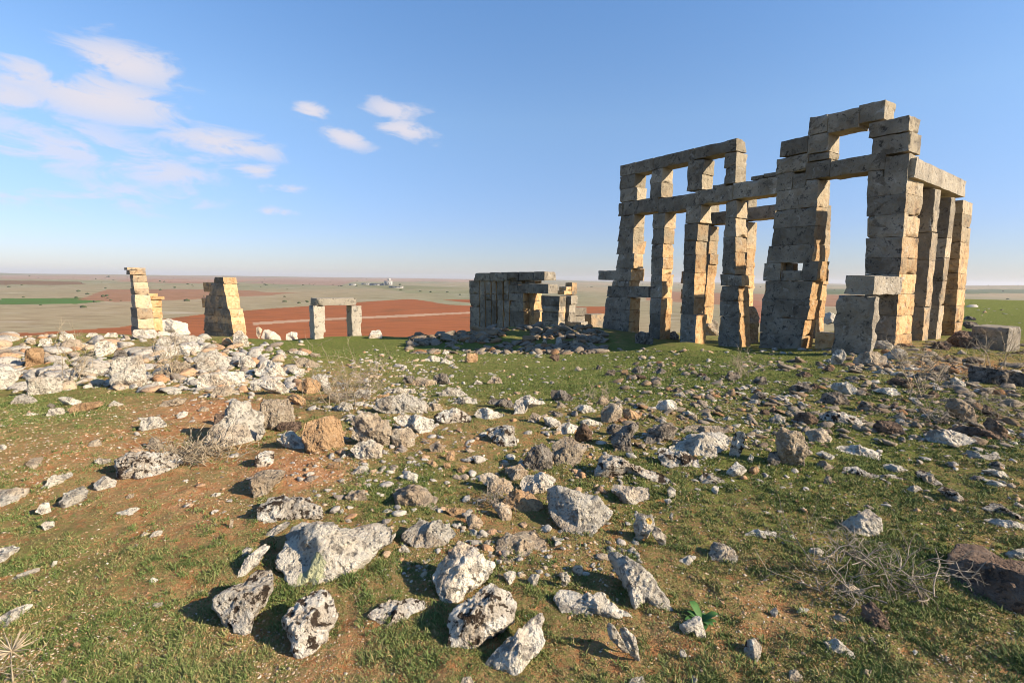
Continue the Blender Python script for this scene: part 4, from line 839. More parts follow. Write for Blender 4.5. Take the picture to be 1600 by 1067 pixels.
# ---- countless smaller rubble and pebbles
def ico(sub):
    import bmesh
    bm = bmesh.new(); bmesh.ops.create_icosphere(bm, subdivisions=sub, radius=1)
    v = np.array([x.co[:] for x in bm.verts]); f = np.array([[q.index for q in p.verts] for p in bm.faces]); bm.free(); return v, f
def rubble(name, pts, sizes, sub, mat, seed, flat=1.0):
    rs = np.random.default_rng(seed); v, f = ico(sub)
    protos = []
    for k in range(14):
        o = rs.uniform(0, 60, 3); w = v * (1 + .34 * fbm(v * 1.3 + o, 2)[:, None])
        for _ in range(9):
            d = rs.normal(size=3); d /= np.linalg.norm(d); lim = rs.uniform(.38, .8)
            s_ = w @ d; w = w - np.maximum(s_ - lim, 0)[:, None] * d
        protos.append(w)
    protos = np.array(protos); n = len(pts)
    pk = rs.integers(0, 14, n); an = rs.uniform(0, 2 * np.pi, n)
    sx, sy, sz = sizes * rs.uniform(.8, 1.3, n), sizes * rs.uniform(.7, 1.1, n), sizes * rs.uniform(.28, .65, n) * flat
    W = protos[pk] * np.stack([sx, sy, sz], -1)[:, None, :]
    ca, sa = np.cos(an)[:, None], np.sin(an)[:, None]
    X = W[..., 0] * ca - W[..., 1] * sa; Y = W[..., 0] * sa + W[..., 1] * ca
    tlt = rs.uniform(-.35, .35, n)[:, None] * min(1, flat * 1.2); Z = W[..., 2] + X * tlt
    V = np.stack([X + pts[:, 0:1], Y + pts[:, 1:2], Z + pts[:, 2:3] + (.15 * sz)[:, None]], -1).reshape(-1, 3)
    Fc = (f[None] + (np.arange(n) * len(v))[:, None, None]).reshape(-1, 3)
    tint = np.repeat(rs.uniform(0, 1, n), len(v))
    me = np_mesh(name, V, [Fc], mat, False, [('tint', 'FLOAT', 'POINT', tint)])
    return tag(link(name, me), kind='stuff')
def rubble_mat(dk=1.0):
    t = NT('small_stone' if dk == 1 else 'tinted_small_stone'); g = t.node('ShaderNodeNewGeometry'); v = g.outputs['Position']; ti = t.attr('tint')
    cr = t.node('ShaderNodeValToRGB'); t.L(ti, cr.inputs[0]); e = cr.color_ramp.elements
    e[0].position = 0; e[0].color = (.35, .31, .245, 1); e[1].position = 1; e[1].color = (.40, .22, .11, 1)
    for pos, c in ((.3, (.36, .32, .27, 1)), (.5, (.43, .385, .31, 1)), (.66, (.22, .18, .14, 1)), (.8, (.42, .32, .21, 1))):
        q = e.new(pos); q.color = c
    n = t.noise(v, 26, 5, .65); n2 = t.noise(v, 90, 3, .6)
    c = t.mix(t.math('MULTIPLY', t.ramp(n, .46, .36), .8), cr.outputs[0], (.07, .058, .045))
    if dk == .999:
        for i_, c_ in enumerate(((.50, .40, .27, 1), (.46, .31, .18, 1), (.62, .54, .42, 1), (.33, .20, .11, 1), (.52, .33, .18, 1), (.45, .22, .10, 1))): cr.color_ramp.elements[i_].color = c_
    elif dk < 1: c = t.mix(1.0, c, (dk, dk * .90, dk * .78), 'MULTIPLY')  # darkening multiplier: painted shade for the mound, own brown-grey for right-hand stones
    t.L(c, t.b.inputs['Base Color']); t.L(t.bump(t.math('ADD', n, t.math('MULTIPLY', n2, .3)), .03, .8), t.b.inputs['Normal'])
    return t.m
M_RUB = rubble_mat(); M_PEB = rubble_mat(.999); M_RUB_SHADE_BROWN = rubble_mat(.62)
def px_scatter(regs):
    U, V, Sz = [], [], []
    for n, (u0, v0, u1, v1), (a, b) in regs:
        u = RNG.uniform(u0, u1, n); v = v0 + (v1 - v0) * RNG.uniform(0, 1, n)
        U.append(u); V.append(v); Sz.append(a * (b / a) ** RNG.uniform(0, 1, n) ** 1.6)
    U, V, Sz = map(np.concatenate, (U, V, Sz))
    P, ok = hit(U, V); d = np.linalg.norm(P - CAM, axis=1); s = Sz / F * d * .5
    # stones come in drifts
    cl = fbm(np.stack([P[:, 0] / 1.6, P[:, 1] / 1.6, np.zeros(len(P))], -1), 3)
    keep = ok & (d < 60) & (cl > RNG.uniform(-.55, .22, len(P)))
    P = P[keep]; P[:, 2] = ground_z(P[:, 0], P[:, 1]) + bank(P); return P, s[keep]
p_, s_ = px_scatter([(1500, (-40, 514, 480, 612), (7, 34)), (900, (-480, 520, -40, 625), (7, 34)), (450, (-480, 620, -10, 900), (3, 22)), (900, (1620, 560, 2080, 800), (4, 24)), (160, (1620, 470, 2080, 560), (4, 14)), (500, (300, 560, 720, 660), (5, 18)), (1500, (560, 545, 1300, 640), (3, 13)), (350, (460, 560, 720, 660), (4, 12)),
                     (500, (1000, 570, 1640, 720), (4, 14)), (1300, (200, 640, 1640, 800), (3, 16)), (1500, (480, 620, 1000, 900), (4, 24)), (200, (940, 545, 1540, 600), (4, 14)), (120, (1500, 462, 1640, 480), (4, 16)), (160, (-40, 512, 420, 535), (5, 15)), (150, (1480, 480, 1640, 560), (2, 6))])
rubble('rubble', p_, s_, 2, M_RUB, 5)
p_, s_ = px_scatter([(170, (380, 600, 960, 760), (10, 34)), (120, (960, 590, 1620, 800), (10, 34)), (60, (0, 700, 420, 1000), (8, 22)), (60, (560, 780, 1100, 1040), (8, 26)), (60, (0, 540, 460, 620), (10, 34))])
rubble('rubble', p_ - np.array([0, 0, .02]), s_, 3, M_RUB, 9, .30)
p_, s_ = px_scatter([(2000, (640, 500, 945, 553), (9, 29)), (1500, (960, 565, 1640, 700), (4, 26)), (300, (1280, 535, 1640, 580), (5, 20))])  # mound stones carry shade in their colour; those at right are browner stone
rubble('rubble', p_, s_, 2, M_RUB_SHADE_BROWN, 8)
p_, s_ = px_scatter([(24000, (-60, 610, 1660, 1090), (1.0, 5.5)), (6000, (-480, 620, -60, 1090), (1.0, 5)), (6000, (1660, 620, 2080, 1090), (1.0, 5)), (26000, (-60, 630, 760, 1090), (1.0, 4.5)), (900, (400, 840, 1300, 1090), (2, 9)), (1500, (400, 540, 1600, 640), (1.2, 4))])
rubble('pebbles', p_, s_, 1, M_PEB, 6)

# ------------------------------------------------------------------ grass
def build_grass():
    t = NT('grass_blade'); ti = t.attr('tint')
    cr = t.node('ShaderNodeValToRGB'); t.L(ti, cr.inputs[0]); e = cr.color_ramp.elements
    e[0].position = 0; e[0].color = (.06, .09, .024, 1); e[1].position = 1; e[1].color = (.36, .24, .11, 1)
    for pos, c in ((.35, (.11, .15, .04, 1)), (.60, (.19, .21, .07, 1)), (.80, (.29, .23, .10, 1))):
        q = e.new(pos); q.color = c
    t.L(cr.outputs[0], t.b.inputs['Base Color']); t.b.inputs['Roughness'].default_value = .7
    n = 1250000
    u = RNG.uniform(-480, 2080, n); v = 548 + 560 * RNG.uniform(0, 1, n) ** 1.25
    P, ok = hit(u, v)
    B_ = np.array(BASES); rep = np.repeat(np.arange(len(B_)), np.clip(B_[:, 2] * 700, 60, 420).astype(int)); th = RNG.uniform(0, 2 * np.pi, len(rep)); q = B_[rep, 2] * RNG.uniform(.80, 1.22, len(rep))
    sk = np.stack([B_[rep, 0] + q * np.cos(th), B_[rep, 1] + q * .7 * np.sin(th) + .1 * q, np.zeros(len(rep))], -1)
    P = np.concatenate([P, sk]); ok = np.concatenate([ok, np.ones(len(rep), bool)]); skirt = np.concatenate([np.zeros(n, bool), np.ones(len(rep), bool)]); n = len(P)
    d = np.linalg.norm(P - CAM, axis=1)
    Pp = np.stack([P[:, 0], P[:, 1], np.zeros(n)], -1)
    g = greenness(P) + .45 * skirt + .5 * fbm(Pp * 2.3, 3) + .62 * fbm(Pp * 8 + 9, 2) + .35 * fbm(Pp * 25 + 4, 1)
    k = ok & (d < 22) & (g > RNG.uniform(-.25, .80, n))
    P = P[k]; d = d[k]; g = g[k]; n = len(P)
    nt_ = 5000; ui = RNG.uniform(-460, 2060, nt_); vi = 600 + 500 * RNG.uniform(0, 1, nt_) ** 1.1; T0, okt = hit(ui, vi); gt = greenness(T0) + .7 * fbm(np.stack([T0[:, 0] * 2, T0[:, 1] * 2, np.zeros(nt_)], -1), 2)
    T0 = T0[okt & (gt > RNG.uniform(.1, .8, nt_))]; rp = np.repeat(np.arange(len(T0)), 22); rad_ = np.abs(RNG.normal(0, .022, len(rp))); an_ = RNG.uniform(0, 2 * np.pi, len(rp))
    TP = T0[rp] + np.stack([rad_ * np.cos(an_), rad_ * np.sin(an_), np.zeros(len(rp))], -1); ntuft = len(TP)
    P = np.concatenate([P, TP]); d = np.concatenate([d, np.linalg.norm(TP - CAM, axis=1)]); g = np.concatenate([g, np.full(ntuft, .9)]); tuft = np.arange(len(P)) >= n; n = len(P)
    lush = np.clip((g - .30) / .9, 0, 1)
    h = RNG.uniform(.006, .019, n) * (.6 + 1.0 * lush) * (1 + .02 * d); w = .0013 + .00034 * d
    tall = RNG.uniform(0, 1, n) < .02; h = np.where(tall, h * 2.2, h); h = np.where(tuft, RNG.uniform(.012, .034, n), h); w = np.where(tuft, w * 1.1, w)
    a = RNG.uniform(0, 2 * np.pi, n); ln = h * RNG.uniform(.3, 1.4, n); b = RNG.uniform(0, 2 * np.pi, n)
    z0 = ground_z(P[:, 0], P[:, 1]) + bank(P) - .004
    dx, dy = np.cos(a) * w, np.sin(a) * w
    A = np.stack([P[:, 0] - dx, P[:, 1] - dy, z0], -1); B = np.stack([P[:, 0] + dx, P[:, 1] + dy, z0], -1)
    mx, my = P[:, 0] + .4 * ln * np.cos(b), P[:, 1] + .4 * ln * np.sin(b)
    Cc = np.stack([mx + .75 * dx, my + .75 * dy, z0 + h * .65], -1); D = np.stack([mx - .75 * dx, my - .75 * dy, z0 + h * .65], -1)
    T = np.stack([P[:, 0] + ln * np.cos(b), P[:, 1] + ln * np.sin(b), z0 + h], -1)
    V = np.stack([A, B, Cc, D, T], 1).reshape(-1, 3); o = np.arange(n)[:, None] * 5
    tint = np.repeat(np.clip(RNG.normal(.30, .13, n) + .30 * fbm(np.stack([P[:, 0] * 3, P[:, 1] * 3, np.full(n, 4.4)], -1), 3) + .6 * (1 - lush) * RNG.uniform(0, 1, n) + (RNG.uniform(0, 1, n) < .08) * .4, 0, 1), 5)
    me = np_mesh('grass', V, [o + np.array([0, 1, 2, 3]), o + np.array([3, 2, 4])], t.m, False, [('tint', 'FLOAT', 'POINT', tint)])
    tag(link('grass', me), kind='stuff')
build_grass()

# ------------------------------------------------------------------ masonry
class MB:
    def __init__(s): s.v = []; s.f = []; s.tone = []; s.cut = []; s.hue = []; s.n = 0
    def block(s, O, a, nb, s0, s1, z0, z1, o0, o1, tf=.0, ts=.9, seed=0, amp=1.0, hue=0.0, k0=0.0, k1=0.0):
        """box from s0..s1 along a, z0..z1, o0..o1 along nb, with worn faces"""
        O = np.asarray(O, float); A3 = np.array([a[0], a[1], 0]); B3 = np.array([nb[0], nb[1], 0]); Z3 = np.array([0, 0, 1.0])
        c = np.array([(s0 + s1) / 2, (o0 + o1) / 2, (z0 + z1) / 2]); half = np.abs(np.array([(s1 - s0) / 2, (o1 - o0) / 2, (z1 - z0) / 2]))
        cell = max(.045, .058 * amp); nseg = np.maximum(2, np.minimum(22, np.ceil(2 * half / cell).astype(int)))
        cut = random.random()
        for ax in range(3):
            for sg in (-1, 1):
                p, q = [(1, 2), (0, 2), (0, 1)][ax]
                gu = np.linspace(-1, 1, nseg[p] + 1); gv = np.linspace(-1, 1, nseg[q] + 1)
                U, W = np.meshgrid(gu, gv, indexing='ij')
                L = np.zeros(U.shape + (3,)); L[..., ax] = sg; L[..., p] = U; L[..., q] = W
                loc = L * half
                dd = np.sort(half - np.abs(loc), axis=-1)[..., 1]
                ef = np.exp(-dd / (.036 * amp))
                uu = loc[..., 0:1] / max(half[0], 1e-6); shr = loc[..., 2:3] * (k0 * (1 - uu) / 2 + k1 * (1 + uu) / 2)
                w = O + (loc[..., 0:1] + c[0] + shr) * A3 + (loc[..., 1:2] + c[1]) * B3 + (loc[..., 2:3] + c[2]) * Z3
                w2 = w + seed * 3.7; wj = w
                nz = np.stack([fbm(wj * 2.6, 2), fbm(wj * 2.6 + 31, 2), fbm(wj * 2.6 + 57, 2)], -1)
                nz2 = np.stack([vnoise(wj * 9.5), vnoise(wj * 9.5 + 31), vnoise(wj * 9.5 + 57)], -1)
                cen = O + c[0] * A3 + c[1] * B3 + c[2] * Z3
                chip = ef * (.0015 + .022 * np.clip(vnoise(w2 * 5.3 + 7) + .1, 0, 1) + .16 * np.clip(vnoise(w2 * 2.1 + 77) - .38, 0, 1))
                dirc = cen - w; dirc = dirc / (np.linalg.norm(dirc, axis=-1, keepdims=True) + 1e-6)
                w = w + amp * (nz * np.array([.013, .013, .006]) + nz2 * np.array([.010, .010, .004])) + amp * dirc * chip[..., None]
                nu, nv = U.shape; base = s.n
                s.v.append(w.reshape(-1, 3)); s.n += nu * nv
                i, j = np.meshgrid(np.arange(nu - 1), np.arange(nv - 1), indexing='ij')
                qd = np.stack([i * nv + j, (i + 1) * nv + j, (i + 1) * nv + j + 1, i * nv + j + 1], -1).reshape(-1, 4) + base
                # orient outwards
                flip = sg * (1 if ax != 1 else -1); det = np.dot(np.cross(A3, B3), Z3)
                if flip * det < 0: qd = qd[:, ::-1]
                s.f.append(qd)
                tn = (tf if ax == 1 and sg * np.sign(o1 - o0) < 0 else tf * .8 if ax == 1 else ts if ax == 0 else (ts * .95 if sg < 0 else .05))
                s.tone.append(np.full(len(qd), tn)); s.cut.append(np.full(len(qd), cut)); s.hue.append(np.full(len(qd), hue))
    def build(s, name, parent, mat=RUIN):
        V = np.concatenate(s.v)
        off = np.array(parent.location) if parent is not None else np.zeros(3)
        me = np_mesh(name, V - off, [np.concatenate(s.f)], mat, False, [('tone', 'FLOAT', 'FACE', np.concatenate(s.tone)), ('cut', 'FLOAT', 'FACE', np.concatenate(s.cut)), ('hue', 'FLOAT', 'FACE', np.concatenate(s.hue))])
        return link(name, me, parent)

class Plane:
    """upright plane through O along a (2D); nb = direction into the stone"""
    def __init__(s, O, a, nb): s.O = np.array([O[0], O[1], 0.0]); s.a = np.array(a, float) / np.hypot(*a); s.nb = np.array(nb, float) / np.hypot(*nb)
    def shift(s, d): return Plane(s.O[:2] + s.nb * d, s.a, s.nb)
    def at(s, u, v):
        d = ray(u, v); nn = np.array([-s.a[1], s.a[0]])
        t = ((s.O[:2] - CAM[:2]) @ nn) / (d[:2] @ nn); p = CAM + d * t
        return float((p[:2] - s.O[:2]) @ s.a), float(p[2])
_bs = [0]
def edges(pl, crop, xl, xr, yt, yb):
    x0, y0, k = CROPS[crop]
    U0, U1, V0, V1 = x0 + xl * k, x0 + xr * k, y0 + yt * k, y0 + yb * k
    vm = (V0 + V1) / 2
    s0, _ = pl.at(U0, vm); s1, _ = pl.at(U1, vm)
    _, z1 = pl.at(U0, V0); _, z0 = pl.at(U0, V1)
    return s0, s1, min(z0, z1), max(z0, z1)
def courses(mb, pl, rows, keep, kw):
    E = np.array([edges(pl, *r[:5]) for r in rows]); zm = (E[:, 2] + E[:, 3]) / 2; K = [0.0, 0.0]
    if keep is not None and len(rows) > 2:
        for q in (0, 1):
            kk, c = np.polyfit(zm, E[:, q], 1); fit = kk * zm + c; E[:, q] = fit + keep * (E[:, q] - fit); K[q] = kk
        # courses meet: each rests on the one below
        o = np.argsort(zm)
        for i, j in zip(o[:-1], o[1:]):
            m = (E[i, 3] + E[j, 2]) / 2
            if abs(E[i, 3] - E[j, 2]) < .12: E[i, 3] = E[j, 2] = m
    for r, (s0, s1, z0, z1) in zip(rows, E):
        k2 = dict(kw)
        if len(r) == 6: k2.update(r[5])
        t = k2.pop('t', .65); o0 = k2.pop('o0', 0.0); ka, kb = K
        if s1 < s0: s0, s1, ka, kb = s1, s0, kb, ka
        _bs[0] += 1; j = random.uniform(-.004, .004); g = .001
        mb.block(pl.O, pl.a, pl.nb, s0 + g, s1 - g, z0 + g, z1 - g, o0 + j, o0 + t + random.uniform(-.035, .035), seed=_bs[0] % 9, k0=ka, k1=kb, **k2)

DF = np.array([-.67, 1.0]); DF /= np.hypot(*DF); NB = np.array([-DF[1], DF[0]]) * -1   # into the building
# corner of the great ruin: where its base is seen
CORNER_DEPTH = 13.8
dcor = ray(1180 + 838 * .2626, 360 + 690 * .2626); pc = CAM + dcor * (CORNER_DEPTH / dcor[1])
front = Plane(pc[:2], DF, NB); right = Plane(pc[:2], (.795, .606), DF); back = front.shift(4.0)
ruin = empty('ruined_building', (pc[0], pc[1], gz(pc[0], pc[1])))
tag(ruin, 'tall roofless grey stone ruin of stacked piers and lintels, largest in view', 'ruin')
def part(name, pl, rows, label=None, parent=None, keep=None, **kw):
    mb = MB()
    if keep is None and name in KEEP: keep = KEEP[name]
    courses(mb, pl, rows, keep, kw)
    o = mb.build(name, parent or ruin)
    if label: o['label'] = label
    return o
KEEP = {'pier': .55, 'corner_pier': .12, 'pillar': .2, 'end_pier': .15, 'rear_pier': .6}
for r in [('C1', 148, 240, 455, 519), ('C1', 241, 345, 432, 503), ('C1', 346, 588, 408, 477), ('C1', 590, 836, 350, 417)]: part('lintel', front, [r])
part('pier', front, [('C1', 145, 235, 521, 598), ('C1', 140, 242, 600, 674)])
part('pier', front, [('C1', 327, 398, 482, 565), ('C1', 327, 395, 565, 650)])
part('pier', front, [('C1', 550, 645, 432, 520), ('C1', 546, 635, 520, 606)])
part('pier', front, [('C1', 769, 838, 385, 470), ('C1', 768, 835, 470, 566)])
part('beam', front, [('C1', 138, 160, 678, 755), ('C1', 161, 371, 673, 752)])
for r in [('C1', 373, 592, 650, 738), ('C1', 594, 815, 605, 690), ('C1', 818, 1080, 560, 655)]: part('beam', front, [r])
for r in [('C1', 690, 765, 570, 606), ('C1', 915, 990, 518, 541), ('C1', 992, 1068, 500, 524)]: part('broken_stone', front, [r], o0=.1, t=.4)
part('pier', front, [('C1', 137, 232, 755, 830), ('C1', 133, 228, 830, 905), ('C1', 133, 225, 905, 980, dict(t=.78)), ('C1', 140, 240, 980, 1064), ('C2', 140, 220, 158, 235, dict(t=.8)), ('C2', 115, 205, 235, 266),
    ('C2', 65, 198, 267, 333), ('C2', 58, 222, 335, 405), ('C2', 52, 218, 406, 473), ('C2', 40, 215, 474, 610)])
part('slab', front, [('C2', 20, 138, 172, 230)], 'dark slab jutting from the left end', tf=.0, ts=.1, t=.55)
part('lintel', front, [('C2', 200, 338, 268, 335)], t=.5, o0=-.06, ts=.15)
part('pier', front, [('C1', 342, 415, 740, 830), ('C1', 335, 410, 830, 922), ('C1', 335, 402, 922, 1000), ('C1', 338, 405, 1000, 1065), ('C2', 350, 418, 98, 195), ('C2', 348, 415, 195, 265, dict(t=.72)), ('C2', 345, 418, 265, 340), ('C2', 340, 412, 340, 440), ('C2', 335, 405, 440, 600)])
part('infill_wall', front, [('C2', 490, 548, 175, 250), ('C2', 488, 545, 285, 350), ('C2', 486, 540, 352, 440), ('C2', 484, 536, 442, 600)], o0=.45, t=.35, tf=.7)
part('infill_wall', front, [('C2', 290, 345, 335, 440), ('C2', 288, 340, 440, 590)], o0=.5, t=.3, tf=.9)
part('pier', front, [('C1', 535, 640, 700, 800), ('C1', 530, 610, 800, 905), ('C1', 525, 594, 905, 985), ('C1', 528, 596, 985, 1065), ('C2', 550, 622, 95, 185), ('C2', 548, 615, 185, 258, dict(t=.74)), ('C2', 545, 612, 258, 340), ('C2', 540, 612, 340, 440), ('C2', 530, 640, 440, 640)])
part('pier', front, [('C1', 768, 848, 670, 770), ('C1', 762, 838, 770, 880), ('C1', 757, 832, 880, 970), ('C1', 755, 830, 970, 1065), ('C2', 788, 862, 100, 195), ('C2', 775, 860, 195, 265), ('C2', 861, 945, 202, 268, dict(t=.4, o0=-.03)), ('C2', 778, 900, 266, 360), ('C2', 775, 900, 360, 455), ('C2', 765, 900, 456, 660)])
# great middle pier
part('stepped_head', front, [('C3', 150, 309, 310, 403), ('C3', 311, 432, 280, 386), ('C3', 315, 440, 392, 430), ('C3', 120, 310, 415, 508), ('C3', 120, 219, 508, 608), ('C3', 221, 300, 506, 606), ('C3', 301, 372, 540, 610)], t=.68)
part('middle_pier', front, [('C3', 118, 368, 610, 722), ('C3', 112, 360, 722, 828), ('C3', 105, 355, 828, 932), ('C3', 72, 350, 932, 1033)], t=.68, keep=.8)
part('middle_pier', front, [('C4', 50, 150, 195, 300), ('C4', 278, 375, 184, 300), ('C4', 151, 277, 240, 300), ('C4', 151, 196, 195, 240, dict(o0=.3, t=.3))], t=.68)
part('middle_pier', front, [('C4', 50, 332, 300, 405), ('C4', 35, 322, 405, 512), ('C4', 28, 290, 512, 605), ('C4', 22, 275, 605, 770)], t=.68, keep=.7)
part('top_lintel', front, [('C3', 318, 430, 168, 274), ('C3', 431, 612, 150, 262)], t=.68)
part('top_lintel', front, [('C3', 613, 766, 96, 205)], t=.68, o0=.03)
part('door_lintel', front, [('C3', 300, 444, 440, 538), ('C3', 446, 768, 428, 522)], t=.68)
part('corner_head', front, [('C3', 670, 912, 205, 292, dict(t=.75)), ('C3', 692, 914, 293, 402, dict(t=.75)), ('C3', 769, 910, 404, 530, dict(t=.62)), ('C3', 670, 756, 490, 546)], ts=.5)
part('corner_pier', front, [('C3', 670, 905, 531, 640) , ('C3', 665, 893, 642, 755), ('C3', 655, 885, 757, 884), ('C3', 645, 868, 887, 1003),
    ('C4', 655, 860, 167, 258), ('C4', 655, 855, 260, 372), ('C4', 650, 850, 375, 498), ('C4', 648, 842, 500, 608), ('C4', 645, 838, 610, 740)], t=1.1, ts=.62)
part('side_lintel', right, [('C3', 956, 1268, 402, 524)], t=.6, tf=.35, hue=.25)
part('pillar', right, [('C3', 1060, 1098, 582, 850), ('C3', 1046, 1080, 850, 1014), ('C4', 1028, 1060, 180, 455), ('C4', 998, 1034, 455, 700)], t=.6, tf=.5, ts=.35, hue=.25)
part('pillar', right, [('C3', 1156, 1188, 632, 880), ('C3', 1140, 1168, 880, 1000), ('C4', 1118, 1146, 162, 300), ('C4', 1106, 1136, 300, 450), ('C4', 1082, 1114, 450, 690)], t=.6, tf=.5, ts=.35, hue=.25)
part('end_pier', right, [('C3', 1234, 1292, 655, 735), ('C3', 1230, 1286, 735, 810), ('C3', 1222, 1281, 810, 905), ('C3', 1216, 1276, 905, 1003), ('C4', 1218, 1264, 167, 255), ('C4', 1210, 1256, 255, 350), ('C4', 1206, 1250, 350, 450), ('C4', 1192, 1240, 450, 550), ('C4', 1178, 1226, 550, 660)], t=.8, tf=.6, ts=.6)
# parallel wall behind
part('rear_pier', back, [('C1', 620, 690, 640, 740)])
part('rear_pier', back, [('C1', 618, 685, 815, 905), ('C1', 612, 676, 905, 980), ('C1', 615, 690, 980, 1040), ('C1', 612, 672, 1040, 1066), ('C2', 640, 704, 105, 190), ('C2', 638, 700, 190, 262), ('C2', 632, 690, 262, 330), ('C2', 628, 684, 330, 395), ('C2', 624, 682, 395, 500)])
part('rear_beam', back, [('C1', 615, 775, 742, 812)])
part('rear_beam', back, [('C1', 780, 1075, 718, 790)])
part('rear_pier', back, [('C1', 845, 912, 640, 715)])
part('rear_pier', back, [('C1', 840, 906, 792, 950), ('C1', 838, 903, 950, 1066), ('C2', 870, 944, 105, 200), ('C2', 868, 942, 200, 280), ('C2', 866, 934, 280, 400), ('C2', 866, 930, 400, 520)])
part('rear_pier', back, [('C3', 320, 386, 530, 690), ('C3', 330, 400, 692, 835), ('C3', 330, 404, 835, 950), ('C3', 320, 400, 950, 1066), ('C4', 330, 392, 230, 320), ('C4', 310, 372, 320, 415), ('C4', 305, 366, 415, 515), ('C4', 300, 355, 515, 640)])
# door post in front of the corner, capped back to the wall
post = front.shift(-1.75)
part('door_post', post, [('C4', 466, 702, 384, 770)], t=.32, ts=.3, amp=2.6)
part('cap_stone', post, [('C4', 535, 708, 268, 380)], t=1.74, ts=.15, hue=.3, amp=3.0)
# threshold sill in the tall doorway
part('sill', front, [('C4', 345, 455, 605, 720)], o0=.1, t=.5, tf=.9)

# fallen squared block with a pale sunlit end, right of the colonnade
P_, _ = hit([1573], [550]); P_ = P_[0]
mb = MB(); mb.block(np.array([P_[0], P_[1], P_[2]]), np.array([-.53, .85]), np.array([.85, .53]), 0, .75, -.2, .62, 0, .95, tf=.35, ts=.1, hue=.15, seed=3, amp=1.2)
o = empty('fallen_block', P_); mb.build('squared_stone', o); tag(o, 'big squared fallen block with a pale right end, right of the slender pillars', 'stone block')

# ---- wide ruin with pilasters
d2 = ray(640 + 1160 * .2, 400 + 560 * .2); p2 = CAM + d2 * (27.5 / d2[1])
mid = Plane(p2[:2], (-.8, .6), (.6, .8)); MR = empty('pilastered_ruin', (p2[0], p2[1], gz(p2[0], p2[1])))
tag(MR, 'low wide shaded ruin with pilasters and a doorway, beyond the dark rubble', 'ruin')
part('cornice', mid, [('C5', 510, 636, 132, 194), ('C5', 638, 768, 128, 194), ('C5', 770, 858, 126, 194), ('C5', 860, 975, 124, 190), ('C5', 977, 1062, 122, 188)], parent=MR, t=1.2, o0=-.12, ts=.2, tf=-.2, amp=2.2)
part('wall', mid, [('C5', 465, 545, 192, 245), ('C5', 467, 545, 245, 295), ('C5', 468, 545, 295, 345), ('C5', 470, 545, 345, 395), ('C5', 472, 545, 395, 620), ('C5', 545, 775, 192, 300, dict(o0=.62)), ('C5', 775, 870, 192, 224, dict(o0=.12)), ('C5', 885, 960, 192, 214, dict(o0=.2)), ('C5', 545, 775, 300, 410, dict(o0=.62)), ('C5', 545, 775, 410, 620, dict(o0=.62)),
    ('C5', 775, 885, 225, 290), ('C5', 777, 888, 290, 350), ('C5', 780, 890, 350, 430), ('C5', 782, 892, 430, 620)], parent=MR, t=.7, tf=.22, amp=1.5)
for xl, xr in ((548, 585), (592, 632), (638, 672), (682, 724), (734, 772)):
    part('pilaster', mid, [('C5', xl, xr, 190, 300), ('C5', xl + 2, xr, 300, 345), ('C5', xl + 3, xr + 3, 345, 620)], parent=MR, t=.75, tf=.35, o0=0.0, amp=1.3)
part('door_lintel', mid, [('C5', 870, 1084, 216, 288)], parent=MR, t=.95, ts=.15)
part('pier', mid, [('C5', 1028, 1172, 310, 385), ('C5', 1030, 1166, 386, 440), ('C5', 1032, 1162, 440, 505), ('C5', 1034, 1158, 505, 660)], parent=MR, t=.7, ts=.45)
part('door_jamb', mid, [('C5', 892, 925, 290, 350), ('C5', 893, 930, 350, 430), ('C5', 893, 930, 430, 640)], parent=MR, t=.9, o0=.5, tf=.6)
part('side_pier', mid.shift(.9), [('C5', 1178, 1262, 308, 374), ('C5', 1186, 1248, 375, 440), ('C5', 1176, 1248, 440, 520), ('C5', 1160, 1340, 505, 640)], parent=MR, t=.7, ts=.3, hue=.15)
# standing fragment beyond it
d3 = ray(640 + 1290 * .2, 400 + 470 * .2); p3 = CAM + d3 * (33 / d3[1])
fr = Plane(p3[:2], (.83, .557), (-.557, .83)); FR = empty('wall_fragment', (p3[0], p3[1], gz(p3[0], p3[1])))
tag(FR, 'honey-coloured stepped fragment standing between the pilastered ruin and the tall ruin', 'ruin')
part('upright_block', fr, [('C5', 1268, 1306, 208, 300), ('C5', 1270, 1306, 300, 400)], parent=FR, t=.7, tf=.5)
part('arched_block', fr, [('C5', 1222, 1266, 240, 272), ('C5', 1208, 1266, 272, 302)], parent=FR, t=.7, tf=.75)
part('low_wall', fr, [('C5', 1265, 1366, 405, 465), ('C5', 1255, 1420, 470, 620)], parent=FR, t=.6, tf=.35, o0=-.2, hue=.2)
# broken corner block beside
d4 = ray(640 + 1470 * .2, 400 + 530 * .2); p4 = CAM + d4 * (30 / d4[1])
fr4 = Plane(p4[:2], (.83, .557), (-.557, .83)); F4_ = empty('standing_block', (p4[0], p4[1], gz(p4[0], p4[1])))
tag(F4_, 'low pale upright block just left of the tall ruin', 'stone block')
part('squared_stone', fr4, [('C5', 1415, 1520, 455, 640)], parent=F4_, t=.6, tf=.5, hue=.3)

# ---- lintelled gateway
d5 = ray(160 + 1330 * .275, 390 + 470 * .275); p5 = CAM + d5 * (24.0 / d5[1])
gp = Plane(p5[:2], (.80, .60), (-.60, .80)); GT = empty('stone_gateway', (p5[0], p5[1], gz(p5[0], p5[1])))
tag(GT, 'freestanding gateway of two pale posts and a lintel, before the red field', 'gateway')
part('post', gp, [('C6', 1204, 1266, 320, 560)], parent=GT, t=.75, tf=.25, hue=.85, ts=.1, amp=2.2)
part('post', gp, [('C6', 1418, 1474, 320, 545)], parent=GT, t=.75, tf=.25, hue=.85, ts=.1, amp=2.2)
part('lintel', gp, [('C6', 1206, 1450, 277, 320)], parent=GT, t=.8, tf=.3, hue=.9, ts=.1, amp=2.4)
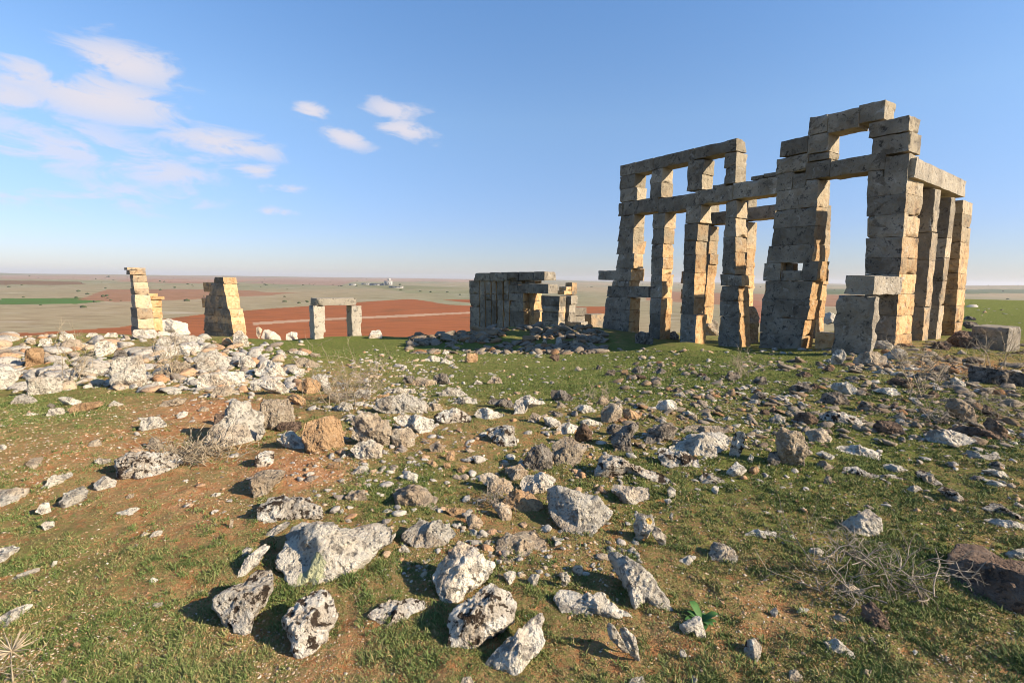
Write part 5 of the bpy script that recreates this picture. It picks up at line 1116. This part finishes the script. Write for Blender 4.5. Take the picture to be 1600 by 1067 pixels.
# ---- left broken wall (stepped, with cornice)
d6 = ray(160 + 200 * .275, 390 + 450 * .275); p6 = CAM + d6 * (31 / d6[1])
lp = Plane(p6[:2], (.70, .71), (-.71, .70)); LW = empty('broken_wall', (p6[0], p6[1], gz(p6[0], p6[1])))
tag(LW, 'stepped sunlit stump of wall with a projecting cornice, leftmost of the ruins', 'ruin')
part('wall', lp, [('C6', 172, 250, 142, 185, dict(t=.8)), ('C6', 178, 258, 185, 222, dict(t=1.1)), ('C6', 182, 264, 222, 256, dict(t=1.3)), ('C6', 185, 284, 256, 334, dict(t=1.4)), ('C6', 198, 290, 336, 392, dict(t=2.0)), ('C6', 204, 292, 394, 450, dict(t=2.2)), ('C6', 204, 300, 450, 540, dict(t=2.2))], parent=LW, keep=.55, amp=1.6, t=1.0, tf=.6, ts=.3, hue=.45)
part('cornice', lp, [('C6', 142, 244, 102, 116), ('C6', 155, 246, 118, 142)], parent=LW, t=1.1, o0=-.05, tf=.55, ts=.2, hue=.2)
part('apse_wall', lp, [('C6', 272, 345, 285, 330), ('C6', 280, 346, 330, 360), ('C6', 292, 350, 360, 390), ('C6', 294, 350, 390, 470)], parent=LW, t=.5, o0=.35, tf=.95, ts=.8)
part('apse_cornice', lp, [('C6', 268, 320, 250, 268), ('C6', 275, 358, 268, 286)], parent=LW, t=.55, o0=.25, tf=.85, ts=.7)
# ---- broken corner pier
d7 = ray(160 + 735 * .275, 390 + 470 * .275); p7 = CAM + d7 * (31 / d7[1])
bd = Plane(p7[:2], (-.87, .5), (.5, .87)); BP = empty('broken_corner', (p7[0], p7[1], gz(p7[0], p7[1])))
tag(BP, 'broken wall corner with a dark side and stepped sunlit edge, between stump and gateway', 'ruin')
part('wall', bd, [('C6', 640, 688, 156, 190), ('C6', 610, 692, 190, 260), ('C6', 580, 705, 260, 328), ('C6', 576, 728, 328, 372), ('C6', 577, 734, 372, 412), ('C6', 578, 742, 412, 460), ('C6', 578, 745, 460, 540)], parent=BP, keep=.75, amp=1.6, t=.85, tf=.45, ts=.75, hue=.1)
part('corbel', bd, [('C6', 565, 608, 186, 240), ('C6', 555, 580, 275, 330)], parent=BP, t=.7, o0=.1, tf=.6, ts=.8)

# ------------------------------------------------------------------ dry plants
class Twigs:
    def __init__(s): s.v = []; s.f = []; s.n = 0
    def tube(s, pts, r0, r1):
        pts = np.asarray(pts, float); n = len(pts); tg = np.gradient(pts, axis=0); tg /= np.linalg.norm(tg, axis=1, keepdims=True) + 1e-9
        ref = np.array([.3, .2, .93]); x = np.cross(tg, ref); x /= np.linalg.norm(x, axis=1, keepdims=True) + 1e-9; y = np.cross(tg, x)
        rr = np.linspace(r0, r1, n)[:, None]
        ring = [pts + rr * (x * math.cos(a) + y * math.sin(a)) for a in (0, 2.094, 4.189)]
        s.v.append(np.stack(ring, 1).reshape(-1, 3)); b = s.n; s.n += 3 * n
        i = np.arange(n - 1)[:, None] * 3 + b
        for k in range(3): s.f.append(np.concatenate([i + k, i + (k + 1) % 3, i + 3 + (k + 1) % 3, i + 3 + k], 1))
    def grow(s, p, d, L, r, depth, rs, bend=.5, up=0.0, kids=3):
        n = 6; pts = [p]; dd = d / np.linalg.norm(d)
        for _ in range(n - 1):
            dd = dd + rs.normal(0, bend / n * 1.6, 3) + np.array([0, 0, up / n]); dd /= np.linalg.norm(dd); pts.append(pts[-1] + dd * L / (n - 1))
        s.tube(pts, r, r * .55)
        if depth > 0:
            for _ in range(kids):
                i = int(rs.integers(1, n)); d2 = dd + rs.normal(0, .75, 3); s.grow(pts[i], d2, L * rs.uniform(.35, .7), r * .6, depth - 1, rs, bend, up, kids)
    def build(s, name, mat, loc):
        V = np.concatenate(s.v) - np.asarray(loc); return link(name, np_mesh(name, V, [np.concatenate(s.f)], mat), None, loc)
def bush(u, v, wpx, hpx, style, label, seed, cat='dead bush', mat=None):
    rs = np.random.default_rng(seed); P, _ = hit([u], [v]); P = P[0]; d = np.linalg.norm(P - CAM)
    W = wpx / F * d; H = hpx / F * d; tw = Twigs()
    if style == 'thorn':
        for _ in range(int(30 + 25 * min(1, wpx / 200))):
            a = rs.uniform(0, 2 * np.pi); q = math.sqrt(rs.uniform(0, 1)) * .42 * W
            p = P + np.array([q * math.cos(a), q * math.sin(a) * .75, 0]); p[2] = gz(p[0], p[1]) + rs.uniform(-.01, .35 * H)
            dr = np.array([rs.normal(), rs.normal() * .8, rs.uniform(-.15, .75)])
            tw.grow(p, dr, W * rs.uniform(.12, .40), .0042 * rs.uniform(.5, 1.3), 2, rs, 1.0, 0, 3)
        nm, m = 'thorn_bush', M_TWIG
    elif style == 'straw':
        for _ in range(330):
            p = P + np.array([rs.normal(0, .20) * W, rs.normal(0, .16) * W, 0]); p[2] = gz(p[0], p[1])
            tw.grow(p, np.array([rs.normal(0, .8), rs.normal(0, .8), rs.uniform(.2, 1.0)]), H * rs.uniform(.35, .95), .0022 + .0006 * d * rs.uniform(.3, 1), 0, rs, 1.6, -.9, 0)
        nm, m = 'straw_tuft', M_STRAW
    else:
        for _ in range(9):
            p = P + np.array([rs.normal(0, .22) * W, rs.normal(0, .18) * W, -.01])
            p[2] = gz(p[0], p[1])
            tw.grow(p, np.array([rs.normal(0, .35), rs.normal(0, .35), 1.0]), H * rs.uniform(.55, 1.0), .0022 + .00045 * d, 2, rs, .7, .1, 4)
        nm, m = 'dry_thistle', M_STRAW
    o = tw.build(nm, mat or m, P); tag(o, label, cat, 'dead plants on the hillside')
bush(1365, 922, 165, 95, 'thorn', 'broad grey tangle of leafless thorny twigs in front of the big brown rock', 1)
bush(300, 712, 105, 56, 'straw', 'thick pale straw tuft beside the massive sloping rock on the left', 2, 'dry grass')
bush(520, 632, 110, 80, 'stalk', 'tall dry branching stalks rising behind the pinkish cube-shaped block', 3)
bush(580, 605, 60, 46, 'stalk', 'small dry stalks in green grass below the gateway', 4)
bush(545, 625, 90, 60, 'thorn', 'low dead tangle around the tall dry stalks, below the gateway', 14)
bush(780, 785, 74, 54, 'thorn', 'small tangle of thin dead twigs behind the bright ochre block', 5)
bush(1440, 622, 60, 66, 'stalk', 'thin dry stalk plant left of the long dark fallen column', 6)
bush(1160, 590, 34, 34, 'stalk', 'small pale thistle on the dark stones left of the door post', 7)
bush(1570, 655, 90, 62, 'thorn', 'wiry brown dead bush at the right edge below the fallen column', 8)
bush(1450, 662, 60, 34, 'thorn', 'low wiry dead bush left of the steeply leaning tan slab', 9)
bush(1555, 585, 34, 40, 'stalk', 'dry thistle standing in front of the long dark fallen column', 10)
bush(1435, 568, 60, 34, 'thorn', 'grey twiggy bush at the foot of the slender pillars', 12)
bush(118, 595, 34, 55, 'stalk', 'thin dry stalks in the left rubble bank beside the beam-like stone', 13)
bush(935, 625, 30, 24, 'stalk', 'tiny dry twig plant behind the grey pyramid-shaped rock', 15)
bush(270, 590, 22, 50, 'stalk', 'single dry stalks among rubble right of the largest squared block', 16)
# spiky dry thistle head at the lower left corner
def spiky(u, v, wpx, label):
    rs = np.random.default_rng(77); P, _ = hit([u], [v]); P = P[0]; d = np.linalg.norm(P - CAM); W = wpx / F * d; tw = Twigs()
    tw.grow(P, np.array([.1, 0, 1.0]), W * .75, .004, 0, rs, .3, 0, 0)
    c = P + np.array([.01, 0, W * .75])
    for _ in range(70):
        dr = rs.normal(0, 1, 3); dr[2] = abs(dr[2]) * .8 - .2; dr /= np.linalg.norm(dr); tw.tube([c, c + dr * W * rs.uniform(.25, .55)], .0035, .0006)
    for k in range(6):
        tw.grow(P + np.array([0, 0, W * .1 * k]), np.array([rs.normal(), rs.normal(), .3]), W * .6, .0025, 1, rs, .6, 0, 2)
    tag(tw.build('dry_thistle', M_STRAW, P), label, 'dead bush', 'dead plants on the hillside')
spiky(20, 1066, 46, 'spiky straw-coloured thistle head in the lower left corner')
def rosette(u, v, wpx, label, n=13):
    rs = np.random.default_rng(5); P, _ = hit([u], [v]); P = P[0]; d = np.linalg.norm(P - CAM); W = wpx / F * d
    root = empty('leafy_plant', P); tag(root, label, 'plant')
    for k in range(n):
        a = 2 * math.pi * k / n + rs.uniform(-.2, .2); L = W * rs.uniform(.38, .6); up = rs.uniform(.45, 1.3); wd = L * .17
        t = np.linspace(0, 1, 9); r = L * t * (1 - .25 * t); z = L * up * (t - .62 * t * t); w = wd * np.sin(np.pi * np.clip(t * .92 + .06, 0, 1)) ** .8
        cx, cy = np.cos(a) * r, np.sin(a) * r; V = []
        for s_ in (-1, 0, 1): V.append(np.stack([cx - np.sin(a) * w * s_, cy + np.cos(a) * w * s_, z + (.25 * w if s_ else 0)], -1))
        V = np.concatenate(V); i = np.arange(8)
        link('leaf', np_mesh('leaf', V, [np.stack([i, i + 1, i + 10, i + 9], -1), np.stack([i + 9, i + 10, i + 19, i + 18], -1)], M_LEAF, True), root)
rosette(1096, 972, 54, 'only broad-leaved green plant, behind the skull-like pale stone')

# ------------------------------------------------------------------ far plain: farm and shrubs
def far_point(u, v, lo=60, hi=9000):
    d = ray(float(u), float(v)); ts = np.geomspace(lo, hi, 4000); p = CAM + d * ts[:, None]
    k = np.nonzero(p[:, 2] < ground_z(p[:, 0], p[:, 1], False))[0]
    return p[k[0]] if len(k) else p[-1] * np.array([.5, .5, 0]) 
def box_mesh(name, sx, sy, z0, z1, mat, parent, off=(0, 0)):
    V = np.array([(x * sx / 2 + off[0], y * sy / 2 + off[1], z) for z in (z0, z1) for x, y in ((-1, -1), (1, -1), (1, 1), (-1, 1))])
    return link(name, np_mesh(name, V, [np.array([(0, 3, 2, 1), (4, 5, 6, 7), (0, 1, 5, 4), (1, 2, 6, 5), (2, 3, 7, 6), (3, 0, 4, 7)])], mat), parent)
def far_house(u, v, w, h, label, tower=False):
    P = far_point(u, v); d = np.linalg.norm(P - CAM); W = w / F * d; Hh = h / F * d
    r = empty('farm_house', P); tag(r, label, 'house', 'farm buildings on the plain')
    box_mesh('wall', W, W * .5, -2, Hh, M_PLASTER, r)
    box_mesh('roof', W * 1.05, W * .56, Hh, Hh * 1.12, M_ROOF, r)
    for k in (-.28, .05, .3): box_mesh('window', W * .09, .2, Hh * .35, Hh * .7, M_DARKWIN, r, (k * W, -W * .25 - .05))
    if tower: box_mesh('roof_room', W * .35, W * .3, Hh * 1.12, Hh * 1.75, M_PLASTER, r, (.1 * W, 0))
far_house(607, 446, 11, 6, 'two-storey white farmhouse with a roof room, tallest of the distant farm', True)
far_house(589, 446, 20, 2.6, 'long low white shed left of the distant farmhouse')
far_house(619, 450, 20, 2.4, 'long low white shed right below the distant farmhouse')
far_house(551, 446, 9, 2.0, 'small white shed standing apart at the left of the distant farm')
far_house(572, 445, 12, 2.2, 'pale low barn between the separate shed and the long left shed of the farm')
far_house(737.5, 465, 3, 4, 'tiny white hut beside the left end of the pilastered ruin')
_sv, _sf = ico(2)
def far_shrub(u, v, w, label, seed):
    P = far_point(u, v); d = np.linalg.norm(P - CAM); R = w / F * d * .5
    V = _sv * (1 + .5 * fbm(_sv * 2.1 + seed, 3)[:, None]) * np.array([1, 1, .8]) * R + np.array([0, 0, .5 * R])
    o = link('shrub', np_mesh('shrub', V, [_sf], M_SHRUB), None, P); tag(o, label, 'shrub', 'dark shrubs dotting the plain')
for k, (u, v, w, lab) in enumerate([(122, 456, 3, 'lone dark shrub above the green field'), (161, 464, 4, 'left dark shrub of a pair at the rusty field'), (167, 463, 3.5, 'right dark shrub of a pair at the rusty field'),
    (148, 472, 3, 'dark shrub at the tip of the green field'), (273, 450, 3, 'dark shrub on the plain midway between stump and broken corner'), (165, 451, 2.5, 'small dark shrub above the shrub pair'),
    (673, 457, 3.5, 'dark shrub on the slope right of the farm'), (719, 461, 3, 'dark shrub on the slope near the white hut'), (250, 440, 2.5, 'tiny dark shrub on the plain right of the stump'),
    (625, 446, 4, 'round dark tree right of the farmhouse'), (598, 444, 3, 'dark tree behind the left shed of the farm'), (170, 433, 2.5, 'dark tree on the far ridge left of the stump'), (14, 449, 2.5, 'dark shrub on the plain at the left edge')]):
    far_shrub(u, v, w, lab, 3.3 * k)

rs_ = np.random.default_rng(21); VV, FF, nn_ = [], [], 0; sv1, sf1 = ico(1)
for k in range(420):
    a_ = rs_.uniform(-.95, .95); r_d = 260 * (4200 / 260) ** rs_.uniform(0, 1) ** .8
    q_ = rs_.normal(0, .06, 2)
    x_, y_ = r_d * math.sin(a_), r_d * math.cos(a_)
    if fbm(P3(np.array([x_ / 400]), np.array([y_ / 400]), 4.), 2)[0] < rs_.uniform(-.3, .35): continue
    R_ = rs_.uniform(.5, 1.6) * (1 + r_d / 2200)
    VV.append(sv1 * (1 + .4 * fbm(sv1 * 1.7 + k * 3.1, 2)[:, None]) * np.array([R_ * rs_.uniform(.8, 2.0), R_, R_ * .7]) + np.array([x_, y_, gz(x_, y_) + .3 * R_])); FF.append(sf1 + nn_); nn_ += len(sv1)
tag(link('distant_scrub', np_mesh('distant_scrub', np.concatenate(VV), [np.concatenate(FF)], M_SHRUB)), kind='stuff')

# ------------------------------------------------------------------ light, sky, clouds
SUN_EL = math.radians(28); SH = np.array([.944, -.330])
w = bpy.data.worlds.new('World'); sc.world = w; w.use_nodes = True; nt = w.node_tree; nd = nt.nodes; bg = nd['Background']
sky = nd.new('ShaderNodeTexSky'); sky.sky_type = 'NISHITA'; sky.sun_disc = False; sky.sun_elevation = SUN_EL
sky.sun_rotation = math.atan2(SH[0], SH[1]); sky.air_density = 1.0; sky.dust_density = .35; sky.ozone_density = 2.2; sky.altitude = 400
geo = nd.new('ShaderNodeTexCoord'); VEC = geo.outputs['Generated']
def wn(op, a, b=None, clamp=False):
    n = nd.new('ShaderNodeMath'); n.operation = op; n.use_clamp = clamp
    for val, s_ in ((a, n.inputs[0]), (b, n.inputs[1])):
        if val is None: continue
        if isinstance(val, (int, float)): s_.default_value = val
        else: nt.links.new(val, s_)
    return n.outputs[0]
nz = nd.new('ShaderNodeTexNoise'); nz.inputs['Scale'].default_value = 12; nz.inputs['Detail'].default_value = 9; nz.inputs['Roughness'].default_value = .62; nz.inputs['Distortion'].default_value = .5
mpn = nd.new('ShaderNodeMapping'); mpn.inputs['Scale'].default_value = (1, 1, 2.8); nt.links.new(VEC, mpn.inputs[0]); nt.links.new(mpn.outputs[0], nz.inputs['Vector'])
# cloud banks: centre, half size (photo pixels give the bearing and height), slope, strength
CLOUDS = [(195, 100, 105, 36, .22, 1.0), (50, 118, 95, 34, .1, .8), (160, 155, 145, 42, .18, 1.0), (15, 150, 90, 28, .15, .8), (85, 228, 170, 50, .1, .52), (205, 250, 80, 28, .12, .5), (352, 226, 100, 24, .16, .95), (485, 173, 32, 17, .2, 1.0),
          (541, 216, 42, 17, .3, .95), (615, 172, 50, 22, .15, .85), (632, 204, 54, 20, .18, .95), (260, 270, 80, 24, .1, .6), (400, 267, 40, 13, .05, .8), (440, 295, 44, 9, .0, .65), (430, 331, 36, 7, .03, .6), (30, 312, 130, 20, .0, .35), (220, 308, 110, 24, .05, .42), (290, 320, 36, 10, 0, .4), (105, 34, 60, 10, .2, .25), (330, 250, 60, 16, .1, .35)]
acc = None
for u, v, ru, rv, sl, st in CLOUDS:
    c = ray(float(u), float(v)); c /= np.linalg.norm(c)
    r_ = ray(float(u + ru), float(v + ru * sl)); r_ /= np.linalg.norm(r_); ex = r_ - c * (r_ @ c); lx = np.linalg.norm(ex); ex /= lx
    ey = np.cross(ex, c); t_ = ray(float(u), float(v - rv)); t_ /= np.linalg.norm(t_); ly = abs((t_ - c) @ ey)
    def dotn(vec):
        n = nd.new('ShaderNodeVectorMath'); n.operation = 'DOT_PRODUCT'; nt.links.new(VEC, n.inputs[0]); n.inputs[1].default_value = tuple(float(q) for q in vec); return n.outputs['Value']
    a_ = wn('POWER', dotn(ex / lx), 2); dy_ = wn('SUBTRACT', dotn(ey / ly), float((c @ ey) / ly)); b_ = wn('POWER', dy_, 2)
    m_ = wn('MULTIPLY', wn('SUBTRACT', 1.0, wn('ADD', a_, b_)), st)
    fr_ = wn('GREATER_THAN', dotn(c), .5); m_ = wn('SUBTRACT', wn('MULTIPLY', wn('ADD', m_, 3.0), fr_), 3.0)
    acc = m_ if acc is None else wn('MAXIMUM', acc, m_)
val = wn('ADD', acc, wn('MULTIPLY', wn('SUBTRACT', nz.outputs['Fac'], .5), 5.2))
mr = nd.new('ShaderNodeMapRange'); mr.interpolation_type = 'SMOOTHSTEP'; mr.inputs['From Min'].default_value = -.25; mr.inputs['From Max'].default_value = .85; nt.links.new(val, mr.inputs['Value'])
cov = wn('MULTIPLY', mr.outputs[0], wn('MULTIPLY', wn('ADD', wn('MAXIMUM', acc, 0.0), .62), .58), True)
mx = nd.new('ShaderNodeMix'); mx.data_type = 'RGBA'; nt.links.new(cov, mx.inputs[0]); tn = nd.new('ShaderNodeMix'); tn.data_type = 'RGBA'; tn.blend_type = 'MULTIPLY'; tn.inputs[0].default_value = 1; nt.links.new(sky.outputs[0], tn.inputs[6]); 
sx = nd.new('ShaderNodeSeparateXYZ'); nt.links.new(VEC, sx.inputs[0])
gr = nd.new('ShaderNodeValToRGB'); nt.links.new(sx.outputs[2], gr.inputs[0]); ge = gr.color_ramp.elements
ge[0].position = 0.0; ge[0].color = (.46, .455, .575, 1); ge[1].position = .60; ge[1].color = (.70, .99, 1.20, 1)
for pos_, c_ in ((.10, (.55, .57, .73, 1)), (.28, (.78, .85, .92, 1))):
    q_ = ge.new(pos_); q_.color = c_
nt.links.new(gr.outputs[0], tn.inputs[7])
nt.links.new(tn.outputs[2], mx.inputs[6]); mx.inputs[7].default_value = (3.9, 3.7, 4.0, 1)
nt.links.new(mx.outputs[2], bg.inputs['Color']); bg.inputs['Strength'].default_value = .10
S3 = Vector((SH[0] * math.cos(SUN_EL), SH[1] * math.cos(SUN_EL), math.sin(SUN_EL)))
ld = bpy.data.lights.new('sun', 'SUN'); ld.energy = 5.0; ld.angle = math.radians(.55); ld.color = (1.0, .86, .68)
lo = bpy.data.objects.new('sun', ld); COL.objects.link(lo); lo.rotation_euler = S3.to_track_quat('Z', 'Y').to_euler(); lo.location = (30, -15, 30)

# ------------------------------------------------------------------ haze
hz = NT('haze_air'); hz.n.remove(hz.b); pv = hz.node('ShaderNodeVolumePrincipled'); pv.inputs['Color'].default_value = (.90, .92, 1.0, 1); pv.inputs['Density'].default_value = 7e-5; pv.inputs['Anisotropy'].default_value = .2
hz.L(pv.outputs[0], hz.n['Material Output'].inputs['Volume'])
V = np.array([(x * 9900, y * 9900, z) for z in (-60, 75) for x, y in ((-1, -1), (1, -1), (1, 1), (-1, 1))], float)
hzme = np_mesh('haze', V, [np.array([(0, 3, 2, 1), (4, 5, 6, 7), (0, 1, 5, 4), (1, 2, 6, 5), (2, 3, 7, 6), (3, 0, 4, 7)])], hz.m)
tag(link('haze', hzme), kind='stuff')

# ------------------------------------------------------------------ camera and render
cd = bpy.data.cameras.new('camera'); cam = bpy.data.objects.new('camera', cd); COL.objects.link(cam); sc.camera = cam
cd.sensor_fit = 'HORIZONTAL'; cd.sensor_width = 36; cd.lens = 36 * F / 1600; cd.clip_start = .05; cd.clip_end = 40000
M = Matrix.Identity(4)
for i in range(3): M[i][0], M[i][1], M[i][2], M[i][3] = RT[i], UP[i], -_f[i], CAM[i]
cam.matrix_world = M
sc.view_settings.view_transform = 'Standard'; sc.view_settings.look = 'None'; sc.view_settings.exposure = 1.07; sc.view_settings.gamma = 1
sc.cycles.use_denoising = True; sc.cycles.filter_width = 1.0; sc.cycles.max_bounces = 6; sc.cycles.volume_bounces = 0
print('stones', len(STONES), 'traced', N_TRACED)
